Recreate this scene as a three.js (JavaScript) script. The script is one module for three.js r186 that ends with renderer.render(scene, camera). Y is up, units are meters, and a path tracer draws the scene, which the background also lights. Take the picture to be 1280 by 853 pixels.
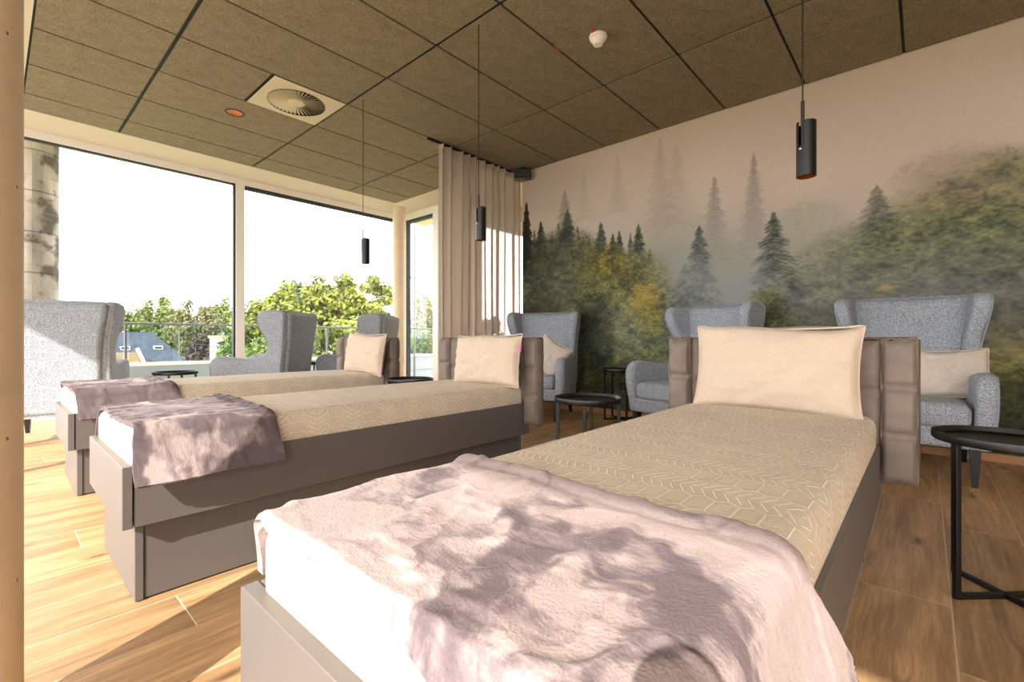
import * as THREE from 'three';
import { RoundedBoxGeometry } from 'three/addons/geometries/RoundedBoxGeometry.js';
import { TessellateModifier } from 'three/addons/modifiers/TessellateModifier.js';
import { mergeGeometries, mergeVertices } from 'three/addons/utils/BufferGeometryUtils.js';

// ---------------------------------------------------------------- camera, sky, sun, exposure
// Plan coordinates: u runs towards the mural (x), v runs towards the terrace windows (-z), y is up; the camera stands at u = v = 0.
const FOC = 579.487, YAW = 41.6706 * Math.PI / 180, HY = 422.738, EYE = 0.8;
const scene = new THREE.Scene();
const camera = new THREE.PerspectiveCamera(2 * Math.atan(426.5 / FOC) * 180 / Math.PI, 1280 / 853, 0.02, 400);
camera.position.set(0, EYE, 0);
camera.lookAt(Math.cos(YAW), EYE, -Math.sin(YAW));
camera.setViewOffset(1280, 853, 0, 426.5 - HY, 1280, 853);

const renderer = new THREE.WebGLRenderer();
renderer.toneMapping = THREE.LinearToneMapping;
renderer.toneMappingExposure = 2.1;
renderer.shadowMap.enabled = true;

let seed = 7;
const rnd = () => { seed = (seed + 0x6D2B79F5) | 0; let t = Math.imul(seed ^ (seed >>> 15), 1 | seed); t = (t + Math.imul(t ^ (t >>> 7), 61 | t)) ^ t; return ((t ^ (t >>> 14)) >>> 0) / 4294967296; };
const rr = (a, b) => a + (b - a) * rnd();
const hash = (x, y, s) => { let h = Math.imul(x, 374761393) + Math.imul(y, 668265263) + Math.imul(s, 2246822519); h = Math.imul(h ^ (h >>> 13), 1274126177); return ((h ^ (h >>> 16)) >>> 0) / 4294967296; };
const mod = (a, n) => ((a % n) + n) % n;
function vnoise(x, y, p, s) {                                   // value noise that repeats every p cells
  const i = Math.floor(x), j = Math.floor(y), a = x - i, b = y - j, f = a * a * (3 - 2 * a), g = b * b * (3 - 2 * b);
  const i0 = mod(i, p), i1 = mod(i + 1, p), j0 = mod(j, p), j1 = mod(j + 1, p);
  const l = hash(i0, j0, s) * (1 - f) + hash(i1, j0, s) * f, r = hash(i0, j1, s) * (1 - f) + hash(i1, j1, s) * f;
  return l * (1 - g) + r * g;
}
function fbm(x, y, p, s, o) { let v = 0, a = 0.5, n = 0; for (let k = 0; k < o; k++) { v += a * vnoise(x, y, p, s + k); n += a; x *= 2; y *= 2; p *= 2; a *= 0.5; } return v / n; }
const clamp = (x, a = 0, b = 1) => Math.min(b, Math.max(a, x));
const sm = (a, b, x) => { const t = clamp((x - a) / (b - a)); return t * t * (3 - 2 * t); };
const lerp = (a, b, t) => a + (b - a) * t;

// a pale, thinly veiled sky: warm white at the skyline, cooler and streaked higher up
{
  const W = 1024, H = 512, d = new Float32Array(W * H * 4);
  for (let j = 0; j < H; j++) for (let i = 0; i < W; i++) {
    const el = (j + 0.5) / H * 180 - 90, up = clamp(el / 90);
    const st = fbm(i / W * 8, el / 90 * 22 + fbm(i / W * 4, j / 64, 4, 5, 3) * 2.4, 8, 11, 5), c = sm(0.40, 0.72, st);
    const t = Math.pow(up, 0.55);
    const base = [lerp(1.00, 0.82, t), lerp(0.925, 0.84, t), lerp(0.90, 0.92, t)], cloud = [1.0, 0.95, 0.93];
    const o = (j * W + i) * 4;
    for (let k = 0; k < 3; k++) d[o + k] = el < -1 ? [0.30, 0.29, 0.24][k] : lerp(base[k], cloud[k], 0.55 * c);
    d[o + 3] = 1;
  }
  const t = new THREE.DataTexture(d, W, H, THREE.RGBAFormat, THREE.FloatType);
  t.mapping = THREE.EquirectangularReflectionMapping; t.magFilter = THREE.LinearFilter; t.minFilter = THREE.LinearFilter; t.needsUpdate = true;
  scene.background = t;
  scene.backgroundIntensity = 3.2;
}
const sun = new THREE.DirectionalLight(new THREE.Color().setRGB(1.0, 0.93, 0.81), 5.2);
{
  const dir = new THREE.Vector3(0.920, -0.6745, -0.391);          // the way the light travels, read from the column's and the beds' shadows
  sun.position.copy(dir).multiplyScalar(-30).add(new THREE.Vector3(2, 0, -2)); sun.target.position.set(2, 0, -2);
  sun.name = 'sun'; sun.castShadow = true; sun.shadow.mapSize.set(4096, 4096);
  Object.assign(sun.shadow.camera, { left: -12, right: 12, top: 12, bottom: -12, near: 1, far: 90 });
  scene.add(sun, sun.target);
}

// ---------------------------------------------------------------- helpers
const P = (u, y, v) => new THREE.Vector3(u, y, -v);
const ray = (px) => { const c = (px - 640) / FOC; return [Math.cos(YAW) + c * Math.sin(YAW), Math.sin(YAW) - c * Math.cos(YAW)]; };
const taken = new Map();
function numbered(n) { const k = taken.get(n) ?? 0; taken.set(n, k + 1); return k ? n + '_' + String(k).padStart(3, '0') : n; }
function meta(o, label, category, group, kind) { if (label) o.userData.label = label; if (category) o.userData.category = category; if (group) o.userData.group = group; if (kind) o.userData.kind = kind; return o; }
function thing(name, label, category, u, y, v, turn = 0, group) { const g = new THREE.Group(); g.name = numbered(name); g.position.set(u, y, -v); g.rotation.y = turn; scene.add(g); return meta(g, label, category, group); }
function structure(name, label, category = 'building') { const g = new THREE.Group(); g.name = name; scene.add(g); return meta(g, label, category, null, 'structure'); }
function part(name, geo, mat, parent, label) { const m = new THREE.Mesh(geo, mat); m.name = name; parent.add(m); if (label) m.userData.label = label; return m; }
function copyOf(src, label, u, y, v, turn) { const c = src.clone(true); c.name = numbered(src.name.replace(/_\d{3}$/, '')); c.position.set(u, y, -v); if (turn !== undefined) c.rotation.y = turn; c.userData = { ...src.userData, label }; scene.add(c); return c; }
const facing = (fu, fv) => Math.atan2(fu, -fv);                   // rotation that turns local +z to the plan direction (fu, fv)

function boxUV(g, s = 1) {                                        // uv in metres, taken from the side each face looks to
  g = g.index ? g.toNonIndexed() : g;
  if (!g.attributes.normal) g.computeVertexNormals();
  const p = g.attributes.position, uv = new Float32Array(p.count * 2), a = new THREE.Vector3(), b = new THREE.Vector3(), c = new THREE.Vector3();
  for (let i = 0; i < p.count; i += 3) {
    a.fromBufferAttribute(p, i); b.fromBufferAttribute(p, i + 1).sub(a); c.fromBufferAttribute(p, i + 2).sub(a); b.cross(c);
    const x = Math.abs(b.x), y = Math.abs(b.y), z = Math.abs(b.z);
    for (let k = 0; k < 3; k++) {
      a.fromBufferAttribute(p, i + k);
      const [q, r] = y >= x && y >= z ? [a.x, a.z] : x >= z ? [a.z, a.y] : [a.x, a.y];
      uv[(i + k) * 2] = q * s; uv[(i + k) * 2 + 1] = r * s;
    }
  }
  g.setAttribute('uv', new THREE.BufferAttribute(uv, 2));
  return g;
}
const clean = (g) => { g = g.index ? g.toNonIndexed() : g; for (const k of Object.keys(g.attributes)) if (!['position', 'normal', 'uv'].includes(k)) g.deleteAttribute(k); return g; };
const join = (list) => mergeGeometries(list.map(clean));
// a box between plan coordinates (world), edges slightly rounded when r > 0
function bx(u0, u1, y0, y1, v0, v1, r = 0) {
  const w = u1 - u0, h = y1 - y0, d = v1 - v0;
  const g = r > 0 ? new RoundedBoxGeometry(w, h, d, 2, Math.min(r, w / 2.01, h / 2.01, d / 2.01)) : new THREE.BoxGeometry(w, h, d);
  g.translate((u0 + u1) / 2, (y0 + y1) / 2, -(v0 + v1) / 2);
  return boxUV(g);
}
const local = (x0, x1, y0, y1, z0, z1, r = 0) => bx(x0, x1, y0, y1, -z1, -z0, r);
function tube(pts, r, seg = 24, rad = 8, closed = false) { return clean(new THREE.TubeGeometry(new THREE.CatmullRomCurve3(pts, closed, 'centripetal'), seg, r, rad, closed)); }
function lathe(prof, seg = 40) { return clean(new THREE.LatheGeometry(prof.map(([x, y]) => new THREE.Vector2(x, y)), seg)); }
function gridGeo(nu, nv, fn, uvfn, closeU = false) {              // a parametric sheet, fn(a, b) in 0..1
  const pos = [], uv = [], idx = [];
  for (let j = 0; j <= nv; j++) for (let i = 0; i <= nu; i++) { const a = i / nu, b = j / nv, q = fn(a, b); pos.push(q[0], q[1], q[2]); const t = uvfn ? uvfn(a, b) : [a, b]; uv.push(t[0], t[1]); }
  for (let j = 0; j < nv; j++) for (let i = 0; i < nu; i++) { const k = j * (nu + 1) + i; idx.push(k, k + 1, k + nu + 2, k, k + nu + 2, k + nu + 1); }
  const g = new THREE.BufferGeometry();
  g.setAttribute('position', new THREE.Float32BufferAttribute(pos, 3)); g.setAttribute('uv', new THREE.Float32BufferAttribute(uv, 2)); g.setIndex(idx); g.computeVertexNormals();
  return g;
}
function tex(W, H, fn, rep, srgb = true) {                        // computed texture, fn(x, y) gives r g b in 0..255
  const d = new Uint8Array(W * H * 4);
  for (let j = 0; j < H; j++) for (let i = 0; i < W; i++) { const c = fn(i, j), o = (j * W + i) * 4; d[o] = clamp(c[0], 0, 255); d[o + 1] = clamp(c[1], 0, 255); d[o + 2] = clamp(c[2], 0, 255); d[o + 3] = 255; }
  const t = new THREE.DataTexture(d, W, H, THREE.RGBAFormat);
  t.magFilter = THREE.LinearFilter; t.minFilter = THREE.LinearMipmapLinearFilter; t.generateMipmaps = true; t.wrapS = t.wrapT = THREE.RepeatWrapping;
  if (srgb) t.colorSpace = THREE.SRGBColorSpace;
  if (rep) t.repeat.set(rep[0], rep[1]);
  t.needsUpdate = true;
  return t;
}
const std = (c, rough = 0.6, extra = {}) => new THREE.MeshStandardMaterial({ color: c, roughness: rough, ...extra });
const phy = (c, rough, extra) => new THREE.MeshPhysicalMaterial({ color: c, roughness: rough, ...extra });

// ---------------------------------------------------------------- materials
const M = {};
M.plaster = std(0xcabb9f, 0.9);
M.white = std(0xe9e2d6, 0.5);
M.frame = std(0xf0ebe2, 0.45);
M.darkFrame = std(0x30353a, 0.5);
M.glass = phy(0xffffff, 0.0, { transmission: 1, thickness: 0, ior: 1.45, specularIntensity: 0.6 });
M.greenGlass = phy(0xe4efec, 0.0, { transmission: 1, thickness: 0, ior: 1.45, specularIntensity: 0.6 });
M.black = std(0x070707, 0.45);
M.blackMetal = std(0x080808, 0.42);
M.charcoal = std(0x2b2a29, 0.55);
M.anthracite = std(0x2c2b2a, 0.4, { metalness: 0.3 });
M.copper = std(0xc8682c, 0.35, { metalness: 0.8 });
M.steel = std(0xb9bcc0, 0.3, { metalness: 0.9 });
M.red = std(0xc22c25, 0.5);
M.pink = std(0xd63cc0, 0.6);
M.plastic = std(0xe8ded0, 0.4);
M.cream = std(0xc3b48f, 0.5);
M.grid = std(0x060605, 0.7);
M.cementGrey = std(0x9aa3a0, 0.7);
M.rail = std(0x6c7478, 0.45, { metalness: 0.4 });
M.legWood = std(0x0c0908, 0.4);
{
  const sp = tex(512, 512, (i, j) => { const f = fbm(i / 4, j / 4, 128, 3, 2), c = fbm(i / 64, j / 64, 8, 9, 3), k = 0.80 + 0.42 * (f - 0.5) + 0.10 * (c - 0.5), s = hash(i >> 1, j >> 1, 4) < 0.07 ? 0.82 : 1; return [158 * k * s, 141 * k * s, 108 * k * s]; }, [1 / 0.6, 1 / 0.6]);
  M.tile = std(0xffffff, 0.95, { map: sp });
  M.tiles = [1, 0.97, 1.03].map((k) => std(new THREE.Color(k, k, k * 0.99), 0.95, { map: sp }));
}
{
  const melange = tex(512, 512, (i, j) => { const n = fbm(i / 5, j / 3, 128, 21, 2), m = hash(i >> 1, j, 8), k = 0.5 + 1.2 * (n - 0.5) + 0.25 * (m - 0.5), t = clamp(k); return [lerp(86, 206, t), lerp(97, 211, t), lerp(110, 216, t)]; }, [1 / 0.36, 1 / 0.36]);
  const bump = tex(512, 512, (i, j) => { const n = 255 * fbm(i / 4, j / 3, 128, 31, 2); return [n, n, n]; }, [1 / 0.36, 1 / 0.36], false);
  M.wool = phy(0xffffff, 0.95, { map: melange, bumpMap: bump, bumpScale: 0.0012, sheen: 0.25, sheenRoughness: 0.6, sheenColor: new THREE.Color(0.6, 0.62, 0.65) });
  M.woolBack = M.wool.clone(); M.woolBack.side = THREE.DoubleSide;
  M.woolPiping = std(0x8f959b, 0.95);
}
{
  const wv = tex(256, 256, (i, j) => { const k = 0.94 + 0.06 * Math.sin(i * Math.PI / 2) * Math.sin(j * Math.PI / 2) + 0.07 * (fbm(i / 8, j / 8, 32, 41, 3) - 0.5); return [205 * k, 188 * k, 168 * k]; }, [1 / 0.12, 1 / 0.12]);
  M.linen = std(0xffffff, 0.95, { map: wv });
  const wv2 = tex(256, 256, (i, j) => { const k = 0.90 + 0.12 * (hash(i >> 1, j >> 1, 6) - 0.5) + 0.12 * (fbm(i / 8, j / 8, 32, 43, 3) - 0.5); return [218 * k, 207 * k, 194 * k]; }, [1 / 0.12, 1 / 0.12]);
  M.linenGrey = std(0xffffff, 0.95, { map: wv2 });
}
{
  const le = tex(512, 512, (i, j) => { const k = 0.97 + 0.20 * (fbm(i / 40, j / 40, 12, 51, 5) - 0.5) + 0.05 * (hash(i, j, 3) - 0.5); return [116 * k, 104 * k, 94 * k]; }, [1 / 0.5, 1 / 0.5]);
  const lb = tex(512, 512, (i, j) => { const n = 255 * fbm(i / 5, j / 5, 102, 57, 3); return [n, n, n]; }, [1 / 0.3, 1 / 0.3], false);
  M.leather = std(0xffffff, 0.62, { map: le, bumpMap: lb, bumpScale: 0.0006 });
  M.leatherPiping = std(0x6b5a4c, 0.6);
}
M.laminate = std(0x605b59, 0.42);
{
  // plush throw: the pile lies in brushed patches, light where combed one way and dark the other
  const S = 1024;
  const nap = (lo, hi, sd) => tex(S, S, (i, j) => {
    const x = i / S * 5, y = j / S * 5, wx = fbm(x, y, 5, 61 + sd, 4) * 3.2, wy = fbm(x + 2, y + 1, 5, 67 + sd, 4) * 3.2;
    const n = fbm(x * 0.8 + wx, y + wy, 4, 71 + sd, 6), f = hash(i, j, 5) - 0.5, st = fbm(i / 4, j / 18, 256, 81, 2) - 0.5, t = clamp(sm(lo, hi, n + 0.05 * st) + 0.10 * f), k = 1 + 0.09 * f + 0.10 * st;
    return [lerp(92, 156, t) * k, lerp(80, 141, t) * k, lerp(85, 140, t) * k];
  });
  const nb = tex(512, 512, (i, j) => { const n = 255 * (0.5 * fbm(i / 40, j / 40, 13, 91, 4) + 0.5 * hash(i, j, 7)); return [n, n, n]; }, null, false);
  const plush = (map) => phy(0xffffff, 0.9, { map, bumpMap: nb, bumpScale: 0.0015, sheen: 0.9, sheenRoughness: 0.4, sheenColor: new THREE.Color(0.85, 0.78, 0.77) });
  M.plush = [plush(nap(0.26, 0.44, 0)), plush(nap(0.47, 0.74, 20))];  // one throw combed mostly light, the others mostly dark
}
{
  // mattress cover: pale embroidered lattice and herringbone bands on sand-coloured cloth; one repeat is 0.6 m
  const S = 1024, cv = document.createElement('canvas'); cv.width = cv.height = S; const c = cv.getContext('2d');
  c.fillStyle = 'rgb(207,194,173)'; c.fillRect(0, 0, S, S);
  c.strokeStyle = 'rgb(245,239,227)'; c.lineWidth = 4; c.lineJoin = 'round';
  const nB = 8, bw = S / nB;
  for (let b = 0; b < nB; b++) {
    const x0 = b * bw;
    if (b % 2 === 0) {                                            // elongated hexagons, side by side
      const n = 16, h = S / n;
      for (let k = -1; k <= n; k++) for (const [dx, dy] of [[0, 0]]) {
        const y = k * h + dy, q = bw * 0.16; c.beginPath(); c.moveTo(x0 + dx, y + h / 2); c.lineTo(x0 + q, y); c.lineTo(x0 + bw - q, y); c.lineTo(x0 + bw, y + h / 2); c.lineTo(x0 + bw - q, y + h); c.lineTo(x0 + q, y + h); c.closePath(); c.stroke();
        c.lineWidth = 2; for (let m = 1; m < 5; m++) { c.beginPath(); c.moveTo(x0 + q + m * 18, y + h * 0.2); c.lineTo(x0 + q + m * 18 + 10, y + h * 0.8); c.stroke(); } c.lineWidth = 4;
      }
    } else {                                                      // herringbone
      c.lineWidth = 5;
      for (let r = 0; r < 2; r++) for (let k = -1; k <= 32; k++) { const y = k * S / 32, s = r ? 1 : -1, xa = x0 + r * bw / 2; c.beginPath(); c.moveTo(xa + 5, y + (s > 0 ? 0 : 30)); c.lineTo(xa + bw / 2 - 5, y + (s > 0 ? 30 : 0)); c.stroke(); }
      c.lineWidth = 4;
    }
  }
  const im = c.getImageData(0, 0, S, S).data;
  const cover = tex(S, S, (i, j) => { const o = (j * S + i) * 4, k = 0.97 + 0.10 * (hash(i >> 1, j >> 1, 2) - 0.5) + 0.08 * (fbm(i / 60, j / 60, 17, 15, 3) - 0.5); return [im[o] * k, im[o + 1] * k, im[o + 2] * k]; }, [1 / 0.6, 1 / 0.6]);
  const cb = tex(S, S, (i, j) => { const o = (j * S + i) * 4, n = (im[o] - 207) / 38 * 200 + 40 * hash(i >> 1, j >> 1, 9); return [n, n, n]; }, [1 / 0.6, 1 / 0.6], false);
  M.cover = std(0xffffff, 0.9, { map: cover, bumpMap: cb, bumpScale: 0.0015 });
}
{
  // wood-look porcelain planks, one texture per variant
  M.planks = [];
  for (let q = 0; q < 5; q++) {
    const W = 768, H = 160, tone = [1.0, 0.94, 1.05, 0.98, 1.02][q], kx = rr(100, 668), ky = rr(30, 130);
    const t = tex(W, H, (i, j) => {
      const dx = (i - kx) / 26, dy = (j - ky) / 9, kn = Math.exp(-(dx * dx + dy * dy));
      const yy = j + 22 * Math.exp(-dx * dx * 0.25) * Math.sign(dy) * Math.exp(-Math.abs(dy) * 0.4) + 9 * fbm(i / 120, q * 3.1, 64, 100 + q, 3);
      const g = fbm(i / 160, yy / 7, 64, 110 + q * 7, 4), fine = fbm(i / 22, yy / 1.6, 512, 130 + q, 2), wide = fbm(i / 200, yy / 34, 64, 150 + q, 3);
      const k = tone * (0.90 + 0.30 * (g - 0.5) + 0.16 * (fine - 0.5) + 0.26 * (wide - 0.5)) * (1 - 0.38 * kn), w = clamp(wide * 1.2 - 0.1);
      return [lerp(192, 205, w) * k, lerp(151, 167, w) * k, lerp(106, 124, w) * k];
    });
    t.wrapS = t.wrapT = THREE.ClampToEdgeWrapping;
    M.planks.push(std(0xffffff, 0.42, { map: t }));
  }
  M.grout = std(0xd6c5ae, 0.85);
}
{
  const co = tex(512, 512, (i, j) => { const k = 1.0 + 0.10 * (fbm(i / 60, j / 60, 9, 201, 5) - 0.5) + 0.05 * (hash(i, j, 3) - 0.5), s = hash(i >> 2, j >> 2, 77) < 0.0012 ? 0.55 : 1; return [224 * k * s, 204 * k * s, 176 * k * s]; }, [1 / 0.7, 1 / 0.7]);
  M.column = std(0xffffff, 0.85, { map: co });
  const fair = tex(512, 1024, (i, j) => {                         // fair-faced concrete: stained lifts and shutter seams
    const n = fbm(i / 70, j / 200, 8, 211, 5), st = fbm(i / 22, j / 300, 24, 213, 4), seam = Math.abs(mod(j, 146) - 73) < 2.2 ? 0.72 : 1, low = sm(0.45, 0.7, fbm(i / 50, j / 40, 10, 217, 4));
    const k = (0.78 + 0.55 * (n - 0.5) + 0.30 * (st - 0.5)) * seam * (1 - 0.45 * low); return [214 * k, 208 * k, 196 * k];
  });
  M.fairFaced = std(0xffffff, 0.9, { map: fair });
}

// ---------------------------------------------------------------- the room
const CEIL = 2.8118, WALL = 4.3045, VEND = 6.46, ULEFT = -0.45, UWIN = 4.5, VNOTCH = 4.70, VMUR = 3.66, VBACK = -3.0;
{
  const f = structure('floor', 'wood-look plank tile floor with pale joints', 'floor');
  part('screed', join([bx(ULEFT, 4.32, -0.06, -0.0008, VBACK, VEND), bx(4.32, UWIN, -0.06, -0.0008, VMUR, VEND), bx(UWIN, 6.2, -0.06, -0.0008, VMUR, VNOTCH)]), M.grout, f);
  const L = 1.16, Wd = 0.2245, gap = 0.0045, full = new THREE.BoxGeometry(L - gap, 0.008, Wd - gap);
  const cut = new Map(), offs = [1.896, 1.541, 1.20, 1.70, 0.97, 1.39, 2.05, 1.12];
  for (let k = -14; k < 30; k++) {
    const v0 = Math.max(VBACK, -0.06 + Wd * k), v1 = Math.min(VEND, -0.06 + Wd * (k + 1)), vm = (v0 + v1) / 2;
    if (v1 - v0 < 0.02) continue;
    const end = vm < VMUR ? WALL : vm < VNOTCH ? 6.2 : UWIN, off = offs[mod(-k, 8)];
    for (let n = -3; n < 6; n++) {
      const a = Math.max(ULEFT, off + L * n), b = Math.min(end, off + L * (n + 1));
      if (b - a < 0.03) continue;
      let g = full; const w = b - a - gap, d = v1 - v0 - gap;
      if (Math.abs(w - (L - gap)) > 1e-4 || Math.abs(d - (Wd - gap)) > 1e-4) {
        const key = w.toFixed(3) + '_' + d.toFixed(3);
        if (!cut.has(key)) { const q = new THREE.BoxGeometry(w, 0.008, d), uv = q.attributes.uv; for (let i = 0; i < uv.count; i++) uv.setXY(i, uv.getX(i) * w / L, uv.getY(i) * d / Wd); cut.set(key, q); }
        g = cut.get(key);
      }
      const m = part('plank', g, M.planks[Math.floor(hash(k + 50, n + 50, 3) * 5)], f);
      m.position.set((a + b) / 2, -0.004, -(v0 + v1) / 2); if (hash(k + 50, n + 50, 9) < 0.5) m.rotation.y = Math.PI;
    }
  }
}
{
  const c = structure('ceiling', 'acoustic tile ceiling with dark grid joints and plaster border', 'ceiling');
  part('grid_backing', join([bx(0.17, 4.31, CEIL + 0.012, 3.0, VBACK, VMUR), bx(0.17, 4.016, CEIL + 0.012, 3.0, VMUR, 5.9006)]), M.grid, c);
  part('plaster_border', join([bx(ULEFT - 0.05, 0.17, CEIL, 3.0, VBACK, VEND), bx(0.17, UWIN, CEIL, 3.0, 5.9006, VEND + 0.05), bx(4.016, UWIN + 0.05, CEIL, 3.0, VMUR, 5.9006), bx(UWIN, 6.25, CEIL, 3.0, VMUR, VNOTCH + 0.05)]), M.plaster, c);
  const us = [0.17, 0.831, 2.0398, 3.2486], made = new Map();
  for (let k = -7; k <= 8; k++) {
    const v0 = Math.max(VBACK, 0.7092 + 0.6 * k), v1 = k === 8 ? 5.9006 : 0.7092 + 0.6 * (k + 1), end = k <= 4 ? WALL : 4.016;
    if (v1 - v0 < 0.05) continue;
    for (let s = 0; s < 4; s++) {
      const a = us[s]; let b = s < 3 ? us[s + 1] : end;
      if (k === 5 && s === 1) b = 1.433;                          // the other half of this bay holds the air outlet
      if (k === 6 && s === 1) {                                    // this tile is bored for the spotlight
        const w = (b - a - 0.022) / 2, d = (v1 - v0 - 0.013) / 2, um = (a + b) / 2, vm = (v0 + v1) / 2, sh = new THREE.Shape([[-w, -d], [w, -d], [w, d], [-w, d]].map(([x, y]) => new THREE.Vector2(x, y)));
        sh.holes.push(new THREE.Path().absarc(1.444 - um, 4.60 - vm, 0.066, 0, Math.PI * 2, true));
        part('ceiling_tile', boxUV(new THREE.ExtrudeGeometry(sh, { depth: 0.018, bevelEnabled: false, curveSegments: 24 }).rotateX(-Math.PI / 2)), M.tiles[0], c).position.set(um, CEIL, -vm);
        continue;
      }
      const w = b - a - 0.026, d = v1 - v0 - 0.017, key = w.toFixed(3) + '_' + d.toFixed(3);
      if (!made.has(key)) made.set(key, boxUV(new THREE.BoxGeometry(w, 0.018, d)));
      part('ceiling_tile', made.get(key), M.tiles[Math.floor(hash(k + 20, s, 6) * 3)], c).position.set((a + b) / 2, CEIL + 0.009, -(v0 + v1) / 2);
    }
  }
}
{
  const w = structure('wall_back', 'plain plaster wall behind the beds', 'wall');
  part('plaster_wall', bx(-0.6, 6.3, -0.06, 3.0, VBACK - 0.2, VBACK), M.plaster, w);
  const e = structure('wall_end', 'plaster piers closing the curtained niche', 'wall');
  part('plaster_wall', bx(6.2, 6.4, -0.06, 3.0, VMUR - 0.02, VNOTCH), M.plaster, e);
  part('plaster_pier', bx(UWIN, UWIN + 0.2, -0.06, 3.0, VNOTCH + 0.06, 5.47), M.plaster, e);
  part('window_lintel', bx(UWIN, 6.2, 2.60, 3.0, VNOTCH - 0.03, VNOTCH + 0.09), M.plaster, e);
}
function frameBars(g, list, mat = M.frame, name = 'frame_bar') { for (const q of list) part(name, bx(...q, 0.004), mat, g); }
{
  const w = structure('window_1', 'wide white-framed terrace glazing behind the armchairs', 'window');
  const v0 = VEND - 0.03, v1 = VEND + 0.06;
  frameBars(w, [[ULEFT - 0.05, UWIN + 0.06, 2.735, CEIL + 0.05, v0, v1], [ULEFT - 0.05, UWIN + 0.06, -0.03, 0.05, v0, v1], [2.035, 2.136, 0.05, 2.735, v0, v1], [UWIN - 0.04, UWIN + 0.06, 0.05, 2.735, v0, v1], [ULEFT - 0.05, ULEFT + 0.06, 0.05, 2.735, v0, v1]]);
  frameBars(w, [[2.012, 2.035, 0.05, 2.735, v0 + 0.015, v1 - 0.015], [ULEFT + 0.06, 2.035, 2.718, 2.735, v0 + 0.015, v1 - 0.015], [2.136, UWIN - 0.04, 2.690, 2.735, v0 + 0.015, v1 - 0.015]], M.darkFrame, 'gasket_bar');
  part('pane', bx(ULEFT + 0.06, 2.012, 0.05, 2.718, VEND + 0.014, VEND + 0.016), M.glass, w);
  part('pane', bx(2.136, UWIN - 0.04, 0.05, 2.690, VEND + 0.014, VEND + 0.016), M.glass, w);
  part('fascia', bx(ULEFT - 0.05, UWIN + 0.06, CEIL + 0.05, 3.0, VEND + 0.03, VEND + 0.06), M.plaster, w);
}
{
  const w = structure('window_2', 'tall white-framed side glazing where the sunlight comes in', 'window');
  const a = ULEFT - 0.06, b = ULEFT + 0.02, list = [[a, b, 2.735, CEIL + 0.05, VBACK, VEND], [a, b, -0.03, 0.05, VBACK, VEND]];
  for (const v of [-0.56, 3.76]) list.push([a, b, 0.05, 2.735, v, v + 0.06]);
  frameBars(w, list);
  for (const [p, q] of [[VBACK, -0.56], [-0.5, 3.76], [3.82, VEND]]) part('pane', bx(ULEFT - 0.022, ULEFT - 0.02, 0.05, 2.735, p, q), M.glass, w);
  part('fascia', bx(a - 0.01, b - 0.05, CEIL + 0.05, 3.0, VBACK, VEND), M.plaster, w);
}
{
  const w = structure('door_1', 'glazed terrace door with dark leaf edge beside the curtain', 'door');
  const a = UWIN - 0.03, b = UWIN + 0.06;
  frameBars(w, [[a, b, 2.705, CEIL + 0.05, 5.47, VEND], [a, b, 0.0, 2.705, 6.33, VEND], [a, b, 0.0, 2.705, 5.47, 5.60], [a, b, -0.03, 0.03, 5.60, 6.33]]);
  frameBars(w, [[a + 0.01, b, 0.03, 2.705, 6.275, 6.33], [a + 0.01, b, 2.66, 2.705, 5.60, 6.275], [a + 0.01, b, 0.03, 0.09, 5.60, 6.275]], M.darkFrame, 'leaf_edge');
  part('pane', bx(UWIN + 0.02, UWIN + 0.022, 0.09, 2.66, 5.60, 6.275), M.glass, w);
  part('fascia', bx(UWIN + 0.04, UWIN + 0.06, CEIL + 0.05, 3.0, 5.47, VEND), M.plaster, w);
}
{
  const w = structure('window_3', 'window seen through the sheer curtain', 'window');
  const a = VNOTCH - 0.02, b = VNOTCH + 0.06;
  frameBars(w, [[UWIN, 6.2, 2.56, 2.60, a - 0.02, b], [UWIN, 6.2, 2.40, 2.56, a + 0.03, b], [UWIN, 6.2, -0.03, 0.06, a, b], [UWIN, UWIN + 0.07, 0.06, 2.40, a, b], [6.1, 6.2, 0.06, 2.40, a, b]]);
  part('pane', bx(UWIN + 0.07, 6.1, 0.06, 2.40, VNOTCH + 0.02, VNOTCH + 0.022), M.glass, w);
}

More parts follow.
